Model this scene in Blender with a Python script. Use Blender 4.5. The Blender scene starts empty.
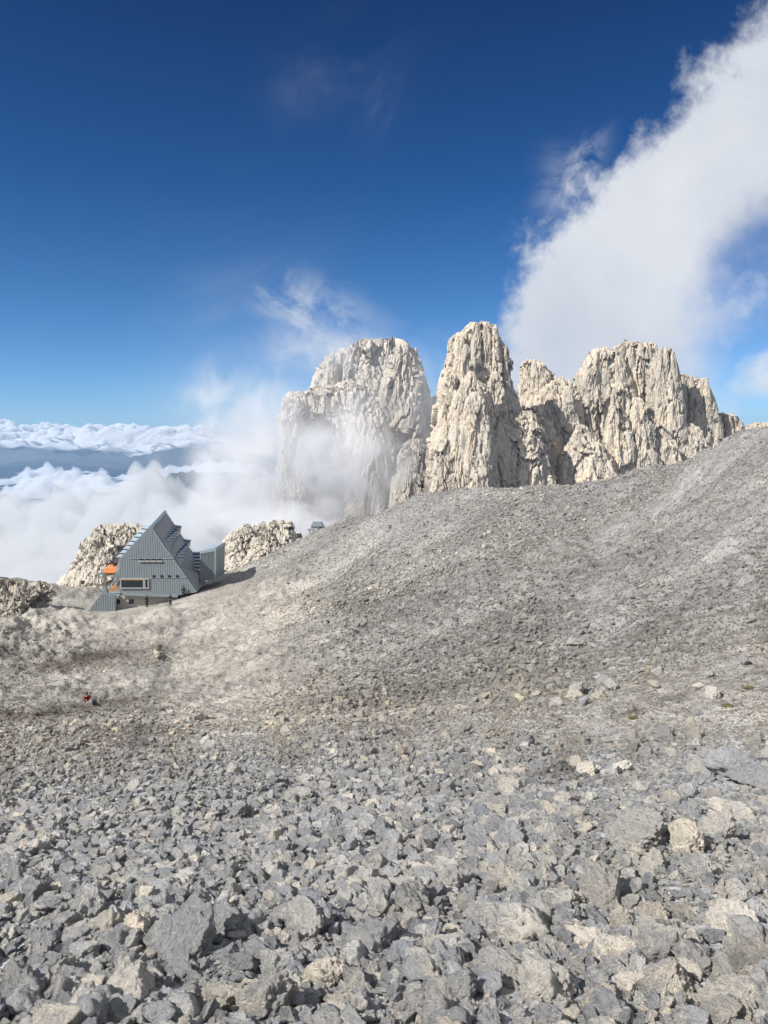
import bpy, bmesh, math, random
import numpy as np
from mathutils import Vector, Matrix
random.seed(7)
RNG = np.random.default_rng(11)
S = bpy.context.scene
COL = S.collection
R = math.radians
F = 760.0
PITCH = math.atan(84.0 / F)
CP, SP = math.cos(PITCH), math.sin(PITCH)

# ------------------------------------------------------------------ geometry of the view
def at(px, py, Y):
    """the place in the world that stands Y metres ahead on the line of sight through a spot of the photo"""
    u = (px - 384.0) / F; v = (512.0 - py) / F
    dy = CP + v * SP; dz = -SP + v * CP
    k = Y / dy
    return Vector((u * k, Y, dz * k))
def pix(x, y, z):
    d = y * CP - z * SP
    d = np.where(d < 0.3, 0.3, d)
    return 384 + F * x / d, 512 - F * (y * SP + z * CP) / d

# ------------------------------------------------------------------ noise in numpy
_P = RNG.permutation(256).astype(np.int64); _P = np.concatenate([_P, _P, _P])
_G = RNG.normal(size=(256, 3)); _G /= np.linalg.norm(_G, axis=1)[:, None]; _G = _G.astype(np.float32)
def noise(p):
    p = np.asarray(p, dtype=np.float32)
    i = np.floor(p).astype(np.int64); f = p - i; i &= 255
    w = f * f * f * (f * (f * 6 - 15) + 10)
    out = 0.0
    for a in (0, 1):
        for b in (0, 1):
            for c in (0, 1):
                h = _P[_P[_P[(i[:, 0] + a) & 255] + ((i[:, 1] + b) & 255)] + ((i[:, 2] + c) & 255)]
                g = _G[h]
                d = g[:, 0] * (f[:, 0] - a) + g[:, 1] * (f[:, 1] - b) + g[:, 2] * (f[:, 2] - c)
                wa = w[:, 0] if a else 1 - w[:, 0]
                wb = w[:, 1] if b else 1 - w[:, 1]
                wc = w[:, 2] if c else 1 - w[:, 2]
                out = out + d * wa * wb * wc
    return out * 1.6
def fbm(p, octs=4, gain=.5, lac=2.03, off=0.0):
    p = np.asarray(p, dtype=np.float32) + off
    a = 1.0; s = 0.0
    for k in range(octs):
        s = s + a * noise(p); p = p * lac + 17.3; a *= gain
    return s
def facet(p, seed=0):
    """chiselled rock: random cells, each with its own height and tilt"""
    p = np.asarray(p, dtype=np.float32) + seed * 3.3
    i = np.floor(p - .5).astype(np.int64)
    best = np.full(len(p), 9e9, np.float32); val = np.zeros(len(p), np.float32)
    for a in (0, 1):
        for b in (0, 1):
            for c in (0, 1):
                cx, cy, cz = i[:, 0] + a, i[:, 1] + b, i[:, 2] + c
                h = _P[_P[_P[cx & 255] + (cy & 255)] + (cz & 255)]
                g = _G[h]; g2 = _G[(h + 97) & 255]
                dx = p[:, 0] - (cx + .5 + .45 * g[:, 0]); dy = p[:, 1] - (cy + .5 + .45 * g[:, 1]); dz = p[:, 2] - (cz + .5 + .45 * g[:, 2])
                d = dx * dx + dy * dy + dz * dz
                v = g2[:, 2] * .55 + .75 * (g2[:, 0] * dx + g2[:, 1] * dy) + .5 * g[:, 1] * dz
                m = d < best; best = np.where(m, d, best); val = np.where(m, v, val)
    return val
def sst(x, a, b):
    t = np.clip((x - a) / (b - a), 0, 1); return t * t * (3 - 2 * t)

# ------------------------------------------------------------------ object helpers
def tag(o, label=None, cat=None, group=None, kind=None):
    if label: o['label'] = label
    if cat: o['category'] = cat
    if group: o['group'] = group
    if kind: o['kind'] = kind
    return o
def link(name, me, mat=None, parent=None):
    o = bpy.data.objects.new(name, me); COL.objects.link(o)
    if mat is not None and len(me.materials) == 0: me.materials.append(mat)
    if parent is not None: o.parent = parent
    return o
def empty(name, loc, rz=0.0):
    o = bpy.data.objects.new(name, None); COL.objects.link(o)
    o.location = loc; o.rotation_euler = (0, 0, rz); o.empty_display_size = .3
    return o
def mesh_np(name, V, Fq, smooth=True):
    """V (n,3), Fq (m,3|4) index arrays"""
    me = bpy.data.meshes.new(name)
    k = Fq.shape[1]
    me.vertices.add(len(V)); me.vertices.foreach_set('co', np.ascontiguousarray(V, dtype=np.float32).ravel())
    me.loops.add(len(Fq) * k); me.loops.foreach_set('vertex_index', np.ascontiguousarray(Fq, dtype=np.int32).ravel())
    me.polygons.add(len(Fq))
    me.polygons.foreach_set('loop_start', np.arange(0, len(Fq) * k, k, dtype=np.int32))
    me.polygons.foreach_set('use_smooth', np.full(len(Fq), smooth, dtype=bool))
    me.update(calc_edges=True); me.validate()
    return me
def attr_color(me, name, C):
    a = me.attributes.new(name, 'FLOAT_COLOR', 'POINT')
    C4 = np.ones((len(C), 4), dtype=np.float32); C4[:, :3] = C
    a.data.foreach_set('color', C4.ravel())
def grid_faces(nr, nc, wrap=False):
    r = np.arange(nr - 1)[:, None]; cN = nc if wrap else nc - 1
    c = np.arange(cN)[None, :]; c2 = (c + 1) % nc
    return np.stack([r * nc + c, r * nc + c2, (r + 1) * nc + c2, (r + 1) * nc + c], -1).reshape(-1, 4)

class MB:
    """collects solids into one mesh"""
    def __init__(s): s.bm = bmesh.new()
    def hull(s, pts):
        vs = [s.bm.verts.new(p) for p in pts]
        r = bmesh.ops.convex_hull(s.bm, input=vs)
        bad = [g for g in r['geom_interior'] if isinstance(g, bmesh.types.BMVert)] + [g for g in r['geom_unused'] if isinstance(g, bmesh.types.BMVert)]
        if bad: bmesh.ops.delete(s.bm, geom=list(set(bad)), context='VERTS')
        return s
    def box(s, c, d, rot=None):
        m = Matrix.Translation(c) @ ((rot or Matrix.Identity(3)).to_4x4()) @ Matrix.Diagonal((*d, 1))
        bmesh.ops.create_cube(s.bm, size=1, matrix=m); return s
    def prism(s, poly, off):
        """planar polygon (list of Vector) thickened by the vector off"""
        a = [s.bm.verts.new(p) for p in poly]; b = [s.bm.verts.new(Vector(p) + off) for p in poly]
        n = len(a); s.bm.faces.new(a); s.bm.faces.new(b[::-1])
        for i in range(n): s.bm.faces.new((a[i], b[i], b[(i + 1) % n], a[(i + 1) % n]))
        return s
    def bar(s, a, b, r, seg=8):
        a = Vector(a); b = Vector(b); d = b - a
        m = Matrix.Translation((a + b) / 2) @ d.to_track_quat('Z', 'Y').to_matrix().to_4x4()
        bmesh.ops.create_cone(s.bm, cap_ends=True, segments=seg, radius1=r, radius2=r, depth=d.length, matrix=m); return s
    def ball(s, c, d, sub=3):
        bmesh.ops.create_icosphere(s.bm, subdivisions=sub, radius=1, matrix=Matrix.Translation(c) @ Matrix.Diagonal((*d, 1))); return s
    def build(s, name, mat, parent=None, smooth=False):
        bmesh.ops.recalc_face_normals(s.bm, faces=s.bm.faces)
        me = bpy.data.meshes.new(name); s.bm.to_mesh(me); s.bm.free()
        for p in me.polygons: p.use_smooth = smooth
        return link(name, me, mat, parent)

# ------------------------------------------------------------------ materials
class NT:
    def __init__(s, tree): s.t = tree; s.n = tree.nodes; s.l = tree.links
    def new(s, ty, **kw):
        n = s.n.new(ty)
        for k, v in kw.items(): setattr(n, k, v)
        return n
    def put(s, sock, v):
        if isinstance(v, (int, float, tuple, list)): sock.default_value = v
        else: s.l.new(v, sock)
    def m(s, op, a, b=None, c=None, clamp=False):
        n = s.new('ShaderNodeMath', operation=op, use_clamp=clamp); s.put(n.inputs[0], a)
        if b is not None: s.put(n.inputs[1], b)
        if c is not None: s.put(n.inputs[2], c)
        return n.outputs[0]
    def vm(s, op, a, b=None, out=0):
        n = s.new('ShaderNodeVectorMath', operation=op); s.put(n.inputs[0], a)
        if b is not None:
            s.put(n.inputs['Scale'] if op == 'SCALE' else n.inputs[1], b)
        return n.outputs[out]
    def step(s, x, a, b):
        n = s.new('ShaderNodeMapRange', interpolation_type='SMOOTHSTEP')
        s.put(n.inputs[0], x); s.put(n.inputs[1], a); s.put(n.inputs[2], b); return n.outputs[0]
    def rng(s, x, a, b, c, d):
        n = s.new('ShaderNodeMapRange'); s.put(n.inputs[0], x)
        for i, v in enumerate((a, b, c, d)): s.put(n.inputs[i + 1], v)
        return n.outputs[0]
    def noise(s, vec, scale, detail=4, rough=.55, dist=0.0, col=False):
        n = s.new('ShaderNodeTexNoise'); s.put(n.inputs['Vector'], vec); s.put(n.inputs['Scale'], scale)
        s.put(n.inputs['Detail'], detail); s.put(n.inputs['Roughness'], rough); s.put(n.inputs['Distortion'], dist)
        return n.outputs['Color'] if col else n.outputs['Fac']
    def voro(s, vec, scale, feature='F1', rnd=1.0):
        n = s.new('ShaderNodeTexVoronoi', feature=feature); s.put(n.inputs['Vector'], vec); s.put(n.inputs['Scale'], scale)
        s.put(n.inputs['Randomness'], rnd); return n
    def mix(s, f, a, b, mode='MIX'):
        n = s.new('ShaderNodeMix', data_type='RGBA', blend_type=mode)
        s.put(n.inputs[0], f); s.put(n.inputs[6], a); s.put(n.inputs[7], b); return n.outputs[2]
    def gray(s, f):
        n = s.new('ShaderNodeCombineXYZ')
        for i in range(3): s.put(n.inputs[i], f)
        return n.outputs[0]
    def bump(s, h, strength, dist, normal=None):
        n = s.new('ShaderNodeBump'); s.put(n.inputs['Height'], h); s.put(n.inputs['Strength'], strength); s.put(n.inputs['Distance'], dist)
        if normal is not None: s.l.new(normal, n.inputs['Normal'])
        return n.outputs[0]
def mat(name):
    m = bpy.data.materials.new(name); m.use_nodes = True
    t = NT(m.node_tree); b = m.node_tree.nodes['Principled BSDF']
    return m, t, b
def simple(name, c, rough=.6, metal=0.0, var=.12, scale=3.0):
    m, t, b = mat(name)
    tc = t.new('ShaderNodeTexCoord').outputs['Object']
    n = t.noise(tc, scale, 5, .6)
    k = t.rng(n, .3, .7, 1 - var, 1 + var)
    t.put(b.inputs['Base Color'], t.vm('SCALE', c, k))
    b.inputs['Roughness'].default_value = rough; b.inputs['Metallic'].default_value = metal
    return m
C4 = lambda r, g, b: (r, g, b, 1.0)

def ground_mat():
    m, t, b = mat('scree_ground')
    pos = t.new('ShaderNodeNewGeometry').outputs['Position']
    tint = t.new('ShaderNodeAttribute', attribute_name='tint').outputs['Color']
    v1 = t.voro(pos, 9.0); v2 = t.voro(pos, 2.6); v3 = t.voro(pos, 26.0)
    def lum(v): 
        return t.new_sep(v)
    def sx(c):
        n = t.new('ShaderNodeSeparateXYZ'); t.l.new(c, n.inputs[0]); return n.outputs[0]
    k = t.m('ADD', t.m('MULTIPLY', sx(v1.outputs['Color']), .5), t.m('MULTIPLY', sx(v2.outputs['Color']), .35))
    k = t.m('ADD', k, t.m('MULTIPLY', sx(v3.outputs['Color']), .3))
    big = t.noise(pos, .35, 5, .6); fine = t.noise(pos, 30, 3, .6)
    k = t.m('ADD', k, t.rng(big, .3, .7, -.16, .22))
    k = t.m('ADD', k, t.rng(fine, .3, .7, -.1, .1))
    k = t.rng(k, 0.0, 1.15, .38, 1.05)
    t.put(b.inputs['Base Color'], t.vm('MULTIPLY', tint, t.gray(k)))
    h = t.m('ADD', t.m('MULTIPLY', v1.outputs['Distance'], -.35), t.m('MULTIPLY', v2.outputs['Distance'], -.9))
    h = t.m('ADD', h, t.m('MULTIPLY', v3.outputs['Distance'], -.12))
    h = t.m('ADD', h, t.m('MULTIPLY', t.noise(pos, 4, 8, .65), .8))
    t.put(b.inputs['Normal'], t.bump(h, .6, .12))
    b.inputs['Roughness'].default_value = .95; b.inputs['Specular IOR Level'].default_value = .15
    return m

def stone_mat(name, instancer, tintc=None):
    """weathered limestone: grey lichened skin, paler warm fresh faces, dark specks"""
    m, t, b = mat(name)
    tc = t.new('ShaderNodeTexCoord').outputs['Object']
    oi = t.new('ShaderNodeObjectInfo').outputs['Random']
    off = t.vm('SCALE', (31.0, 17.0, 23.0), oi)
    p = t.vm('ADD', tc, off)
    if instancer:
        tint = t.new('ShaderNodeAttribute', attribute_name='tint', attribute_type='INSTANCER').outputs['Color']
    else:
        tint = t.new('ShaderNodeAttribute', attribute_name='tint', attribute_type='OBJECT').outputs['Color']
    n1 = t.noise(p, 1.3, 6, .62, .4)
    n2 = t.noise(p, 5.5, 8, .7, .2)
    n3 = t.noise(p, 19, 8, .8)
    r2 = t.m('FRACT', t.m('MULTIPLY', oi, 7.31))
    thr = t.rng(r2, 0, 1, .36, .68)
    lich = t.step(t.m('ADD', t.m('MULTIPLY', n1, .6), t.m('MULTIPLY', n2, .4)), t.m('SUBTRACT', thr, .07), t.m('ADD', thr, .07))
    base = t.mix(lich, C4(.94, .943, .95), C4(1.38, 1.32, 1.21))
    base = t.mix(t.m('MULTIPLY', t.step(n2, .55, .64), .8), base, C4(.60, .60, .62))
    base = t.mix(t.m('MULTIPLY', t.step(n3, .58, .68), .8), base, C4(.38, .38, .39))
    base = t.mix(t.m('MULTIPLY', t.step(n3, .46, .34), .6), base, C4(1.5, 1.47, 1.42))
    r3 = t.m('FRACT', t.m('MULTIPLY', oi, 23.7))
    k = t.rng(r3, 0, 1, .85, 1.16)
    c = t.vm('MULTIPLY', t.vm('MULTIPLY', tint, base), t.gray(t.m('MULTIPLY', k, 1.28)))
    t.put(b.inputs['Base Color'], c)
    h = t.m('ADD', t.m('MULTIPLY', n2, .9), t.m('MULTIPLY', n3, .62))
    crack = t.voro(t.vm('ADD', p, t.vm('SCALE', t.noise(p, 3, 3, .5, 0, True), .35)), 2.1, 'DISTANCE_TO_EDGE').outputs['Distance']
    h = t.m('ADD', h, t.m('MULTIPLY', t.step(crack, 0, .05), .10))
    t.put(b.inputs['Normal'], t.bump(h, 1.0, .2))
    b.inputs['Roughness'].default_value = .92; b.inputs['Specular IOR Level'].default_value = .18
    return m

def cliff_mat(name, c1, c2, c3, s=1.0, ysc=1.0):
    m, t, b = mat(name)
    pos = t.new('ShaderNodeNewGeometry').outputs['Position']
    mp = t.new('ShaderNodeMapping'); t.l.new(pos, mp.inputs[0]); mp.inputs['Scale'].default_value = (s, s, s * .32)
    v = mp.outputs[0]
    n1 = t.noise(v, .045, 7, .62, .5); n2 = t.noise(v, .16, 8, .68, .3); n3 = t.noise(pos, .55 * s, 6, .7)
    c = t.mix(t.step(n1, .38, .62), c1, c2)
    c = t.mix(t.m('MULTIPLY', t.step(n2, .52, .66), .7), c, c3)
    k = t.m('ADD', t.rng(n3, .3, .7, .74, 1.22), t.rng(n2, .3, .7, -.12, .12))
    t.put(b.inputs['Base Color'], t.vm('MULTIPLY', c, t.gray(k)))
    h = t.m('ADD', t.m('MULTIPLY', n2, 1.6), t.m('MULTIPLY', n3, .8))
    t.put(b.inputs['Normal'], t.bump(h, .8, 2.0 / s))
    b.inputs['Roughness'].default_value = .95; b.inputs['Specular IOR Level'].default_value = .1
    return m

M = {}
M['ground'] = ground_mat()
M['stone_i'] = stone_mat('scree_stone', True)
M['stone'] = stone_mat('boulder_stone', False)
M['cliff'] = cliff_mat('warm_dolomite', C4(.60, .525, .43), C4(.50, .45, .385), C4(.62, .50, .36))
M['cliff_left'] = cliff_mat('pale_dolomite', C4(.56, .505, .44), C4(.48, .445, .40), C4(.58, .515, .43))
M['knoll'] = cliff_mat('pale_knoll_rock', C4(.58, .53, .455), C4(.50, .46, .40), C4(.42, .375, .315), 5.0)
M['crag'] = cliff_mat('grey_crag_rock', C4(.43, .39, .335), C4(.35, .325, .285), C4(.46, .39, .30), 6.0)
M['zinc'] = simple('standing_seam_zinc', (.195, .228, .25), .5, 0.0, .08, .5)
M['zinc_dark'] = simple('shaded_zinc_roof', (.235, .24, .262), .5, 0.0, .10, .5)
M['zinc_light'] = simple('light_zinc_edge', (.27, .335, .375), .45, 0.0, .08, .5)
M['panel'] = simple('solar_panel_glass', (.030, .045, .070), .12, 0, .2, .5)
M['slat'] = simple('roof_slat', (.34, .41, .46), .5, 0.0, .1, 1)
M['white'] = simple('white_frame', (.38, .385, .38), .6, 0, .05)
M['glass'] = simple('dark_window_glass', (.022, .028, .032), .08, 0, .2)
M['timber'] = simple('larch_timber', (.42, .22, .11), .7, 0, .2)
M['concrete'] = simple('concrete', (.36, .35, .33), .9, 0, .12)
M['orange'] = simple('orange_cloth', (.50, .17, .04), .7, 0, .12)
M['metal'] = simple('galvanised_metal', (.35, .36, .37), .5, .6, .1)
M['oldwood'] = simple('weathered_wood', (.10, .085, .07), .9, 0, .25, 4)
M['black'] = simple('black_clothing', (.018, .02, .026), .85, 0, .2)
M['navy'] = simple('navy_clothing', (.03, .04, .075), .85, 0, .2)
M['red'] = simple('red_jacket', (.17, .016, .012), .8, 0, .2)
M['olive'] = simple('grey_clothing', (.09, .09, .09), .85, 0, .2)
M['skin'] = simple('skin', (.45, .27, .19), .6, 0, .05)
M['hair'] = simple('dark_hair', (.035, .022, .015), .8, 0, .2)
M['moss'] = simple('dry_moss', (.085, .075, .025), .95, 0, .35, 20)

# ------------------------------------------------------------------ terrain
ctrl = [
 # left
 (0,1024,3.1),(0,900,5.0),(0,820,8.0),(0,770,14),(0,742,21),(0,720,36),(0,700,56),(0,670,76),(0,640,96),(0,612,112),
 (100,742,20),(100,720,34),(100,700,55),(100,662,80),(60,640,98),(88,612,113),(88,614,115.4),(110,612,115.6),(130,609,115.6),(150,607,115.6),(165,604,115.8),(182,599,116),(196,594,117),
 (180,640,92),(180,700,52),(180,742,20),
 # centre
 (250,1024,3.1),(250,900,5.0),(250,820,8.0),(250,765,14),(260,742,20),(280,700,36),(290,650,62),(300,600,95),(290,565,125),(230,585,122),(225,578,132),
 (384,1024,3.1),(384,900,5.0),(384,765,14),(400,700,30),(400,640,50),(400,580,78),(400,530,108),(340,560,118),
 (500,1024,3.1),(500,900,4.9),(500,820,7.8),(500,760,13.5),(500,735,18.5),(500,700,25),(500,640,40),(500,580,60),(500,520,86),
 (600,640,33),(600,700,21),(600,560,55),(600,520,72),
 (680,640,28),(680,560,45),(680,500,66),
 # right
 (768,1024,2.95),(768,900,4.5),(768,820,7.2),(768,770,11),(768,720,15.5),(768,640,23),(768,560,34),(768,500,46),(768,455,57),
 (900,900,4.3),(900,700,14),(900,560,28),(900,430,48),(1000,700,12),
 (-150,900,5.2),(-150,760,17),(-150,700,48),(-150,640,85),
 ]
crest = [(1000,385,44),(900,400,50),(830,418,58),(768,433,64),(735,441,69),(700,463,78),(650,480,88),(600,491,97),(550,490,103),(500,488,108),(460,491,113),
         (430,497,119),(400,506,126),(370,517,135),(340,529,148),(320,536,163),(300,547,158),(280,556,152),(258,566,148),(232,577,146),
         (200,586,138),(150,596,136),(100,590,138),(60,588,128),(20,584,124),(0,583,122),(-60,580,120),(-150,580,118)]
P3 = [at(*c) for c in ctrl] + [at(*c) for c in crest]
for c in crest:
    p = at(*c)
    P3.append(Vector((p.x * 1.14, p.y * 1.14, p.z - p.y * .055)))
    P3.append(Vector((p.x * 1.5, p.y * 1.5, p.z - p.y * .40)))
    P3.append(Vector((p.x * 2.4, p.y * 2.4, p.z - p.y * 1.1)))
for x, y, z in ((0,0,-1.6),(-3,0,-1.75),(3,0,-1.5),(0,-10,1.4),(-12,-8,.5),(12,-8,2),(-25,10,-5.6),(25,8,.3),(-30,-20,2.0),(30,-20,9),(0,-40,10),(-60,0,-5),(60,0,8),(-50,50,-20)):
    P3.append(Vector((x, y, z)))
P3 = np.array([tuple(p) for p in P3])
def _phi(r2): return .5 * r2 * np.log(np.maximum(r2, 1e-9))
_n = len(P3)
_d2 = ((P3[:, None, :2] - P3[None, :, :2]) ** 2).sum(-1) / 1e4
_A = np.zeros((_n + 3, _n + 3)); _A[:_n, :_n] = _phi(_d2) + np.eye(_n) * 2e-6
_A[:_n, _n] = 1; _A[:_n, _n + 1:] = P3[:, :2] / 100; _A[_n:, :_n] = _A[:_n, _n:].T
_W = np.linalg.solve(_A, np.concatenate([P3[:, 2], [0, 0, 0]]))
def base_h(x, y):
    out = np.empty(len(x))
    for s in range(0, len(x), 60000):
        X = x[s:s + 60000]; Y = y[s:s + 60000]
        d2 = ((X[:, None] - P3[None, :, 0]) ** 2 + (Y[:, None] - P3[None, :, 1]) ** 2) / 1e4
        out[s:s + 60000] = _phi(d2) @ _W[:_n] + _W[_n] + _W[_n + 1] * X / 100 + _W[_n + 2] * Y / 100
    return out
HUT = (at(150, 600, 118).x, 118.0)
def height(x, y):
    x = np.asarray(x, float); y = np.asarray(y, float)
    z = base_h(x, y)
    r = np.hypot(x, y)
    q = np.stack([x, y, np.zeros_like(x)], 1)
    far = sst(r, 10, 60)
    calm = 1 - .97 * np.exp(-(((x - HUT[0]) / 17) ** 4 + ((y - HUT[1]) / 9) ** 4))   # levelled by the hut
    z = z + calm * far * .75 * fbm(q / 14.0, 3)
    z = z + calm * (.16 + .28 * far) * fbm(q / 3.4, 3, off=40)
    ridg = 1 - np.abs(noise(q / 2.3 + 90))
    z = z + calm * (.04 + .24 * far) * (ridg ** 3 - .3)
    z = z + calm * (.05 + .12 * far) * fbm(q / .8, 3, off=11)
    a_ = np.stack([(x * .82 + y * .57) / 16.0, (-x * .57 + y * .82) / 2.6, 0 * x], 1)
    z = z + calm * far * .42 * (1 - 2 * np.abs(noise(a_ + 55))) * sst(noise(q / 22.0 + 3), -.3, .4)
    # steep broken flank under the left skyline
    px, py = pix(x, y, z)
    lf = sst(r, 82, 100) * (1 - sst(px, 50, 110)) * (1 - sst(r, 122, 130))
    z = z + lf * (1.5 * (1 - np.abs(noise(q / 5.0 + 7))) ** 2 - .6 + .7 * (1 - np.abs(noise(q / 1.7 + 5))) ** 2)
    return z
def zone_tint(x, y, z):
    """real rock and soil colours of the slope: grey blocks, sandy scree, soil patches, a worn trail"""
    px, py = pix(x, y, z)
    q = np.stack([x, y, np.zeros_like(x)], 1)
    r = np.hypot(x, y)
    n = fbm(q / 9.0, 4, off=3); n2 = fbm(q / 25.0, 3, off=23); n3 = fbm(q / np.maximum(r * .05, .4)[:, None], 3, off=61)
    grey = np.array([.475, .479, .49]); sand = np.array([.315, .298, .275]); pale = np.array([.40, .374, .338])
    slope = np.array([.288, .283, .273]); soil = np.array([.13, .112, .095])
    edge = 748 + 34 * n3 + 14 * n - .05 * (px - 384)
    a = sst(py, -14, 14) if False else np.clip(.5 + (py - edge) / 55, 0, 1)
    # boundary between sandy bowl and grey right-hand slope
    line = np.interp(px, [-300, 200, 235, 300, 420, 560, 700, 800], [400, 560, 612, 660, 690, 680, 640, 600])
    b = np.clip(.5 + (line - py + 26 * n + 16 * n3) / 46, 0, 1)[:, None]
    c = sand * (1 - b) + slope * b
    k = (np.exp(-((px - 160) / 125) ** 2 - ((py - 602) / 38) ** 2) * 1.15 + .8 * np.exp(-((px - 60) / 60) ** 2 - ((py - 622) / 26) ** 2) + .6 * np.exp(-((px - 205) / 45) ** 2 - ((py - 650) / 70) ** 2))[:, None]
    k = k + (.75 * np.exp(-((px - np.interp(py, [590, 640, 700, 760], [250, 235, 225, 235])) / np.interp(py, [590, 700, 760], [70, 95, 130])) ** 2) * sst(py, 560, 590) * (1 - sst(py, 735, 760)))[:, None]
    k = np.clip(k + .45 * n[:, None] * (k > .05), 0, 1)
    c = c * (1 - k) + pale * k
    c = c * (1 + .20 * n2[:, None] + .16 * n[:, None])
    a = a[:, None]
    c = c * (1 - a) + grey * (1 + .12 * n[:, None]) * a
    c = c * (1 + .16 * np.exp(-((py - 722) / 26) ** 2) * (1 - a[:, 0]))[:, None]
    st_ = fbm(np.stack([(x * .82 + y * .57) / 22.0, (-x * .57 + y * .82) / 3.2, 0 * x], 1), 4, .6, off=37)
    c = c * (1 + (.17 * st_ * sst(r, 14, 40))[:, None])
    # soil stains
    for sx, sy, wx, wy, st in ((92, 659, 44, 6, 1.0), (60, 666, 30, 5, .7), (150, 648, 30, 4, .5), (30, 716, 50, 5, 1.0), (110, 705, 60, 6, .6), (120, 738, 40, 5, .3), (10, 658, 30, 8, .4),
                               (25, 690, 30, 5, .3), (620, 718, 26, 4, .6), (575, 775, 55, 12, .35), (300, 560, 30, 6, .2), (470, 768, 14, 4, .5), (690, 700, 40, 6, .3), (380, 600, 60, 10, .22), (560, 560, 60, 10, .2)):
        g = np.exp(-(((px - sx) / wx) ** 2 + ((py - sy + 8 * n3 - .10 * (sx - px)) / wy) ** 2)) * st
        g = np.clip(g * (1 + .9 * n3), 0, 1)[:, None]
        c = c * (1 - g) + soil * g
    # worn trail down from the hut
    tx = np.interp(py, [604, 618, 635, 660, 700, 745], [168, 183, 180, 164, 154, 140])
    tw = np.interp(py, [604, 640, 745], [3.0, 5.0, 14])
    g = (np.exp(-((px - tx + 4 * n3) / tw) ** 2) * (py > 600) * (py < 752) * .85)[:, None]
    c = c * (1 - g) + np.array([.21, .20, .19]) * g
    return np.clip(c, .02, .8)

th = np.concatenate([np.linspace(-150, -42, 60, endpoint=False), np.linspace(-42, 42, 860), np.linspace(42, 150, 61)[1:]])
rr = np.concatenate([[.02], np.exp(np.linspace(math.log(.8), math.log(20), 190, endpoint=False)), np.exp(np.linspace(math.log(20), math.log(175), 520)), [190, 220, 260, 320]])
TH, RR = np.meshgrid(np.radians(th), rr)
gx = (RR * np.sin(TH)).ravel(); gy = (RR * np.cos(TH)).ravel()
gz = height(gx, gy)
me = mesh_np('ground', np.stack([gx, gy, gz], 1), grid_faces(len(rr), len(th))[:, ::-1])
attr_color(me, 'tint', zone_tint(gx, gy, gz))
g = link('ground', me, M['ground']); tag(g, 'wide scree slope dropping to a saddle and rising to the right', kind='structure')

# ------------------------------------------------------------------ stones
def ico(sub):
    bm = bmesh.new(); bmesh.ops.create_icosphere(bm, subdivisions=sub, radius=1)
    V = np.array([v.co[:] for v in bm.verts]); Fc = np.array([[v.index for v in f.verts] for f in bm.faces]); bm.free()
    return V, Fc
ICO = {k: ico(k) for k in (4, 5)}
def stone_mesh(seed, sub, nplanes=11, rough=.075):
    rs = np.random.default_rng(seed)
    D, Fc = ICO[sub]
    n = rs.normal(size=(nplanes, 3)); n /= np.linalg.norm(n, axis=1)[:, None]
    n = np.concatenate([n, -n[:nplanes // 2] + rs.normal(size=(nplanes // 2, 3)) * .25]); n /= np.linalg.norm(n, axis=1)[:, None]
    d = rs.uniform(.50, .86, len(n))
    dots = D @ n.T
    rad = np.where(dots > .05, d[None] / np.maximum(dots, .05), 9)
    k = 26.0
    rmin = -np.log(np.exp(-k * np.minimum(rad, 3)).sum(1)) / k
    rmin = np.clip(rmin, .35, 1.12)
    V = D * rmin[:, None]
    o = rs.uniform(0, 100, 3)
    V = V * (1 + (.16 * fbm(V * 1.3 + o, 2))[:, None])
    st = np.abs(noise(V * 3.1 + o)) ; V = V * (1 - (.09 * np.exp(-(st / .05) ** 2))[:, None])
    V = V * (1 + (.10 * facet(V * 2.6 + o) + .05 * facet(V * 6.0 + o, 3))[:, None])
    V = V * (1 + (rough * fbm(V * 4.5 + o, 4, .65))[:, None])
    # stepped bedding breaks
    ax = rs.normal(size=3); ax /= np.linalg.norm(ax)
    h = V @ ax; q = h * rs.uniform(3, 5); V = V + ax[None] * (.045 * (np.abs((q % 1) - .5) - .25))[:, None]
    V = V * np.array([1.0, rs.uniform(.62, .95), rs.uniform(.48, .80)])
    V = V / np.abs(V[:, 0]).max() * .5
    me = mesh_np('stone', V, Fc)
    return me
scol = bpy.data.collections.new('stone_sources')
NV = 22
for i in range(NV):
    me = stone_mesh(500 + i, 4); me.materials.append(M['stone_i'])
    scol.objects.link(bpy.data.objects.new('stone_source_%02d' % i, me))
SB = []
for i in range(16):
    me = stone_mesh(900 + i, 5, 10 + i % 5, .085); me.materials.append(M['stone']); SB.append(me)

def surf_normal(x, y, e=.25):
    e = np.maximum(e, np.hypot(x, y) * .02)
    hx = (base_h(x + e, y) - base_h(x - e, y)) / (2 * e); hy = (base_h(x, y + e) - base_h(x, y - e)) / (2 * e)
    n = np.stack([-hx, -hy, np.ones_like(hx)], 1); return n / np.linalg.norm(n, axis=1)[:, None]

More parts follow.
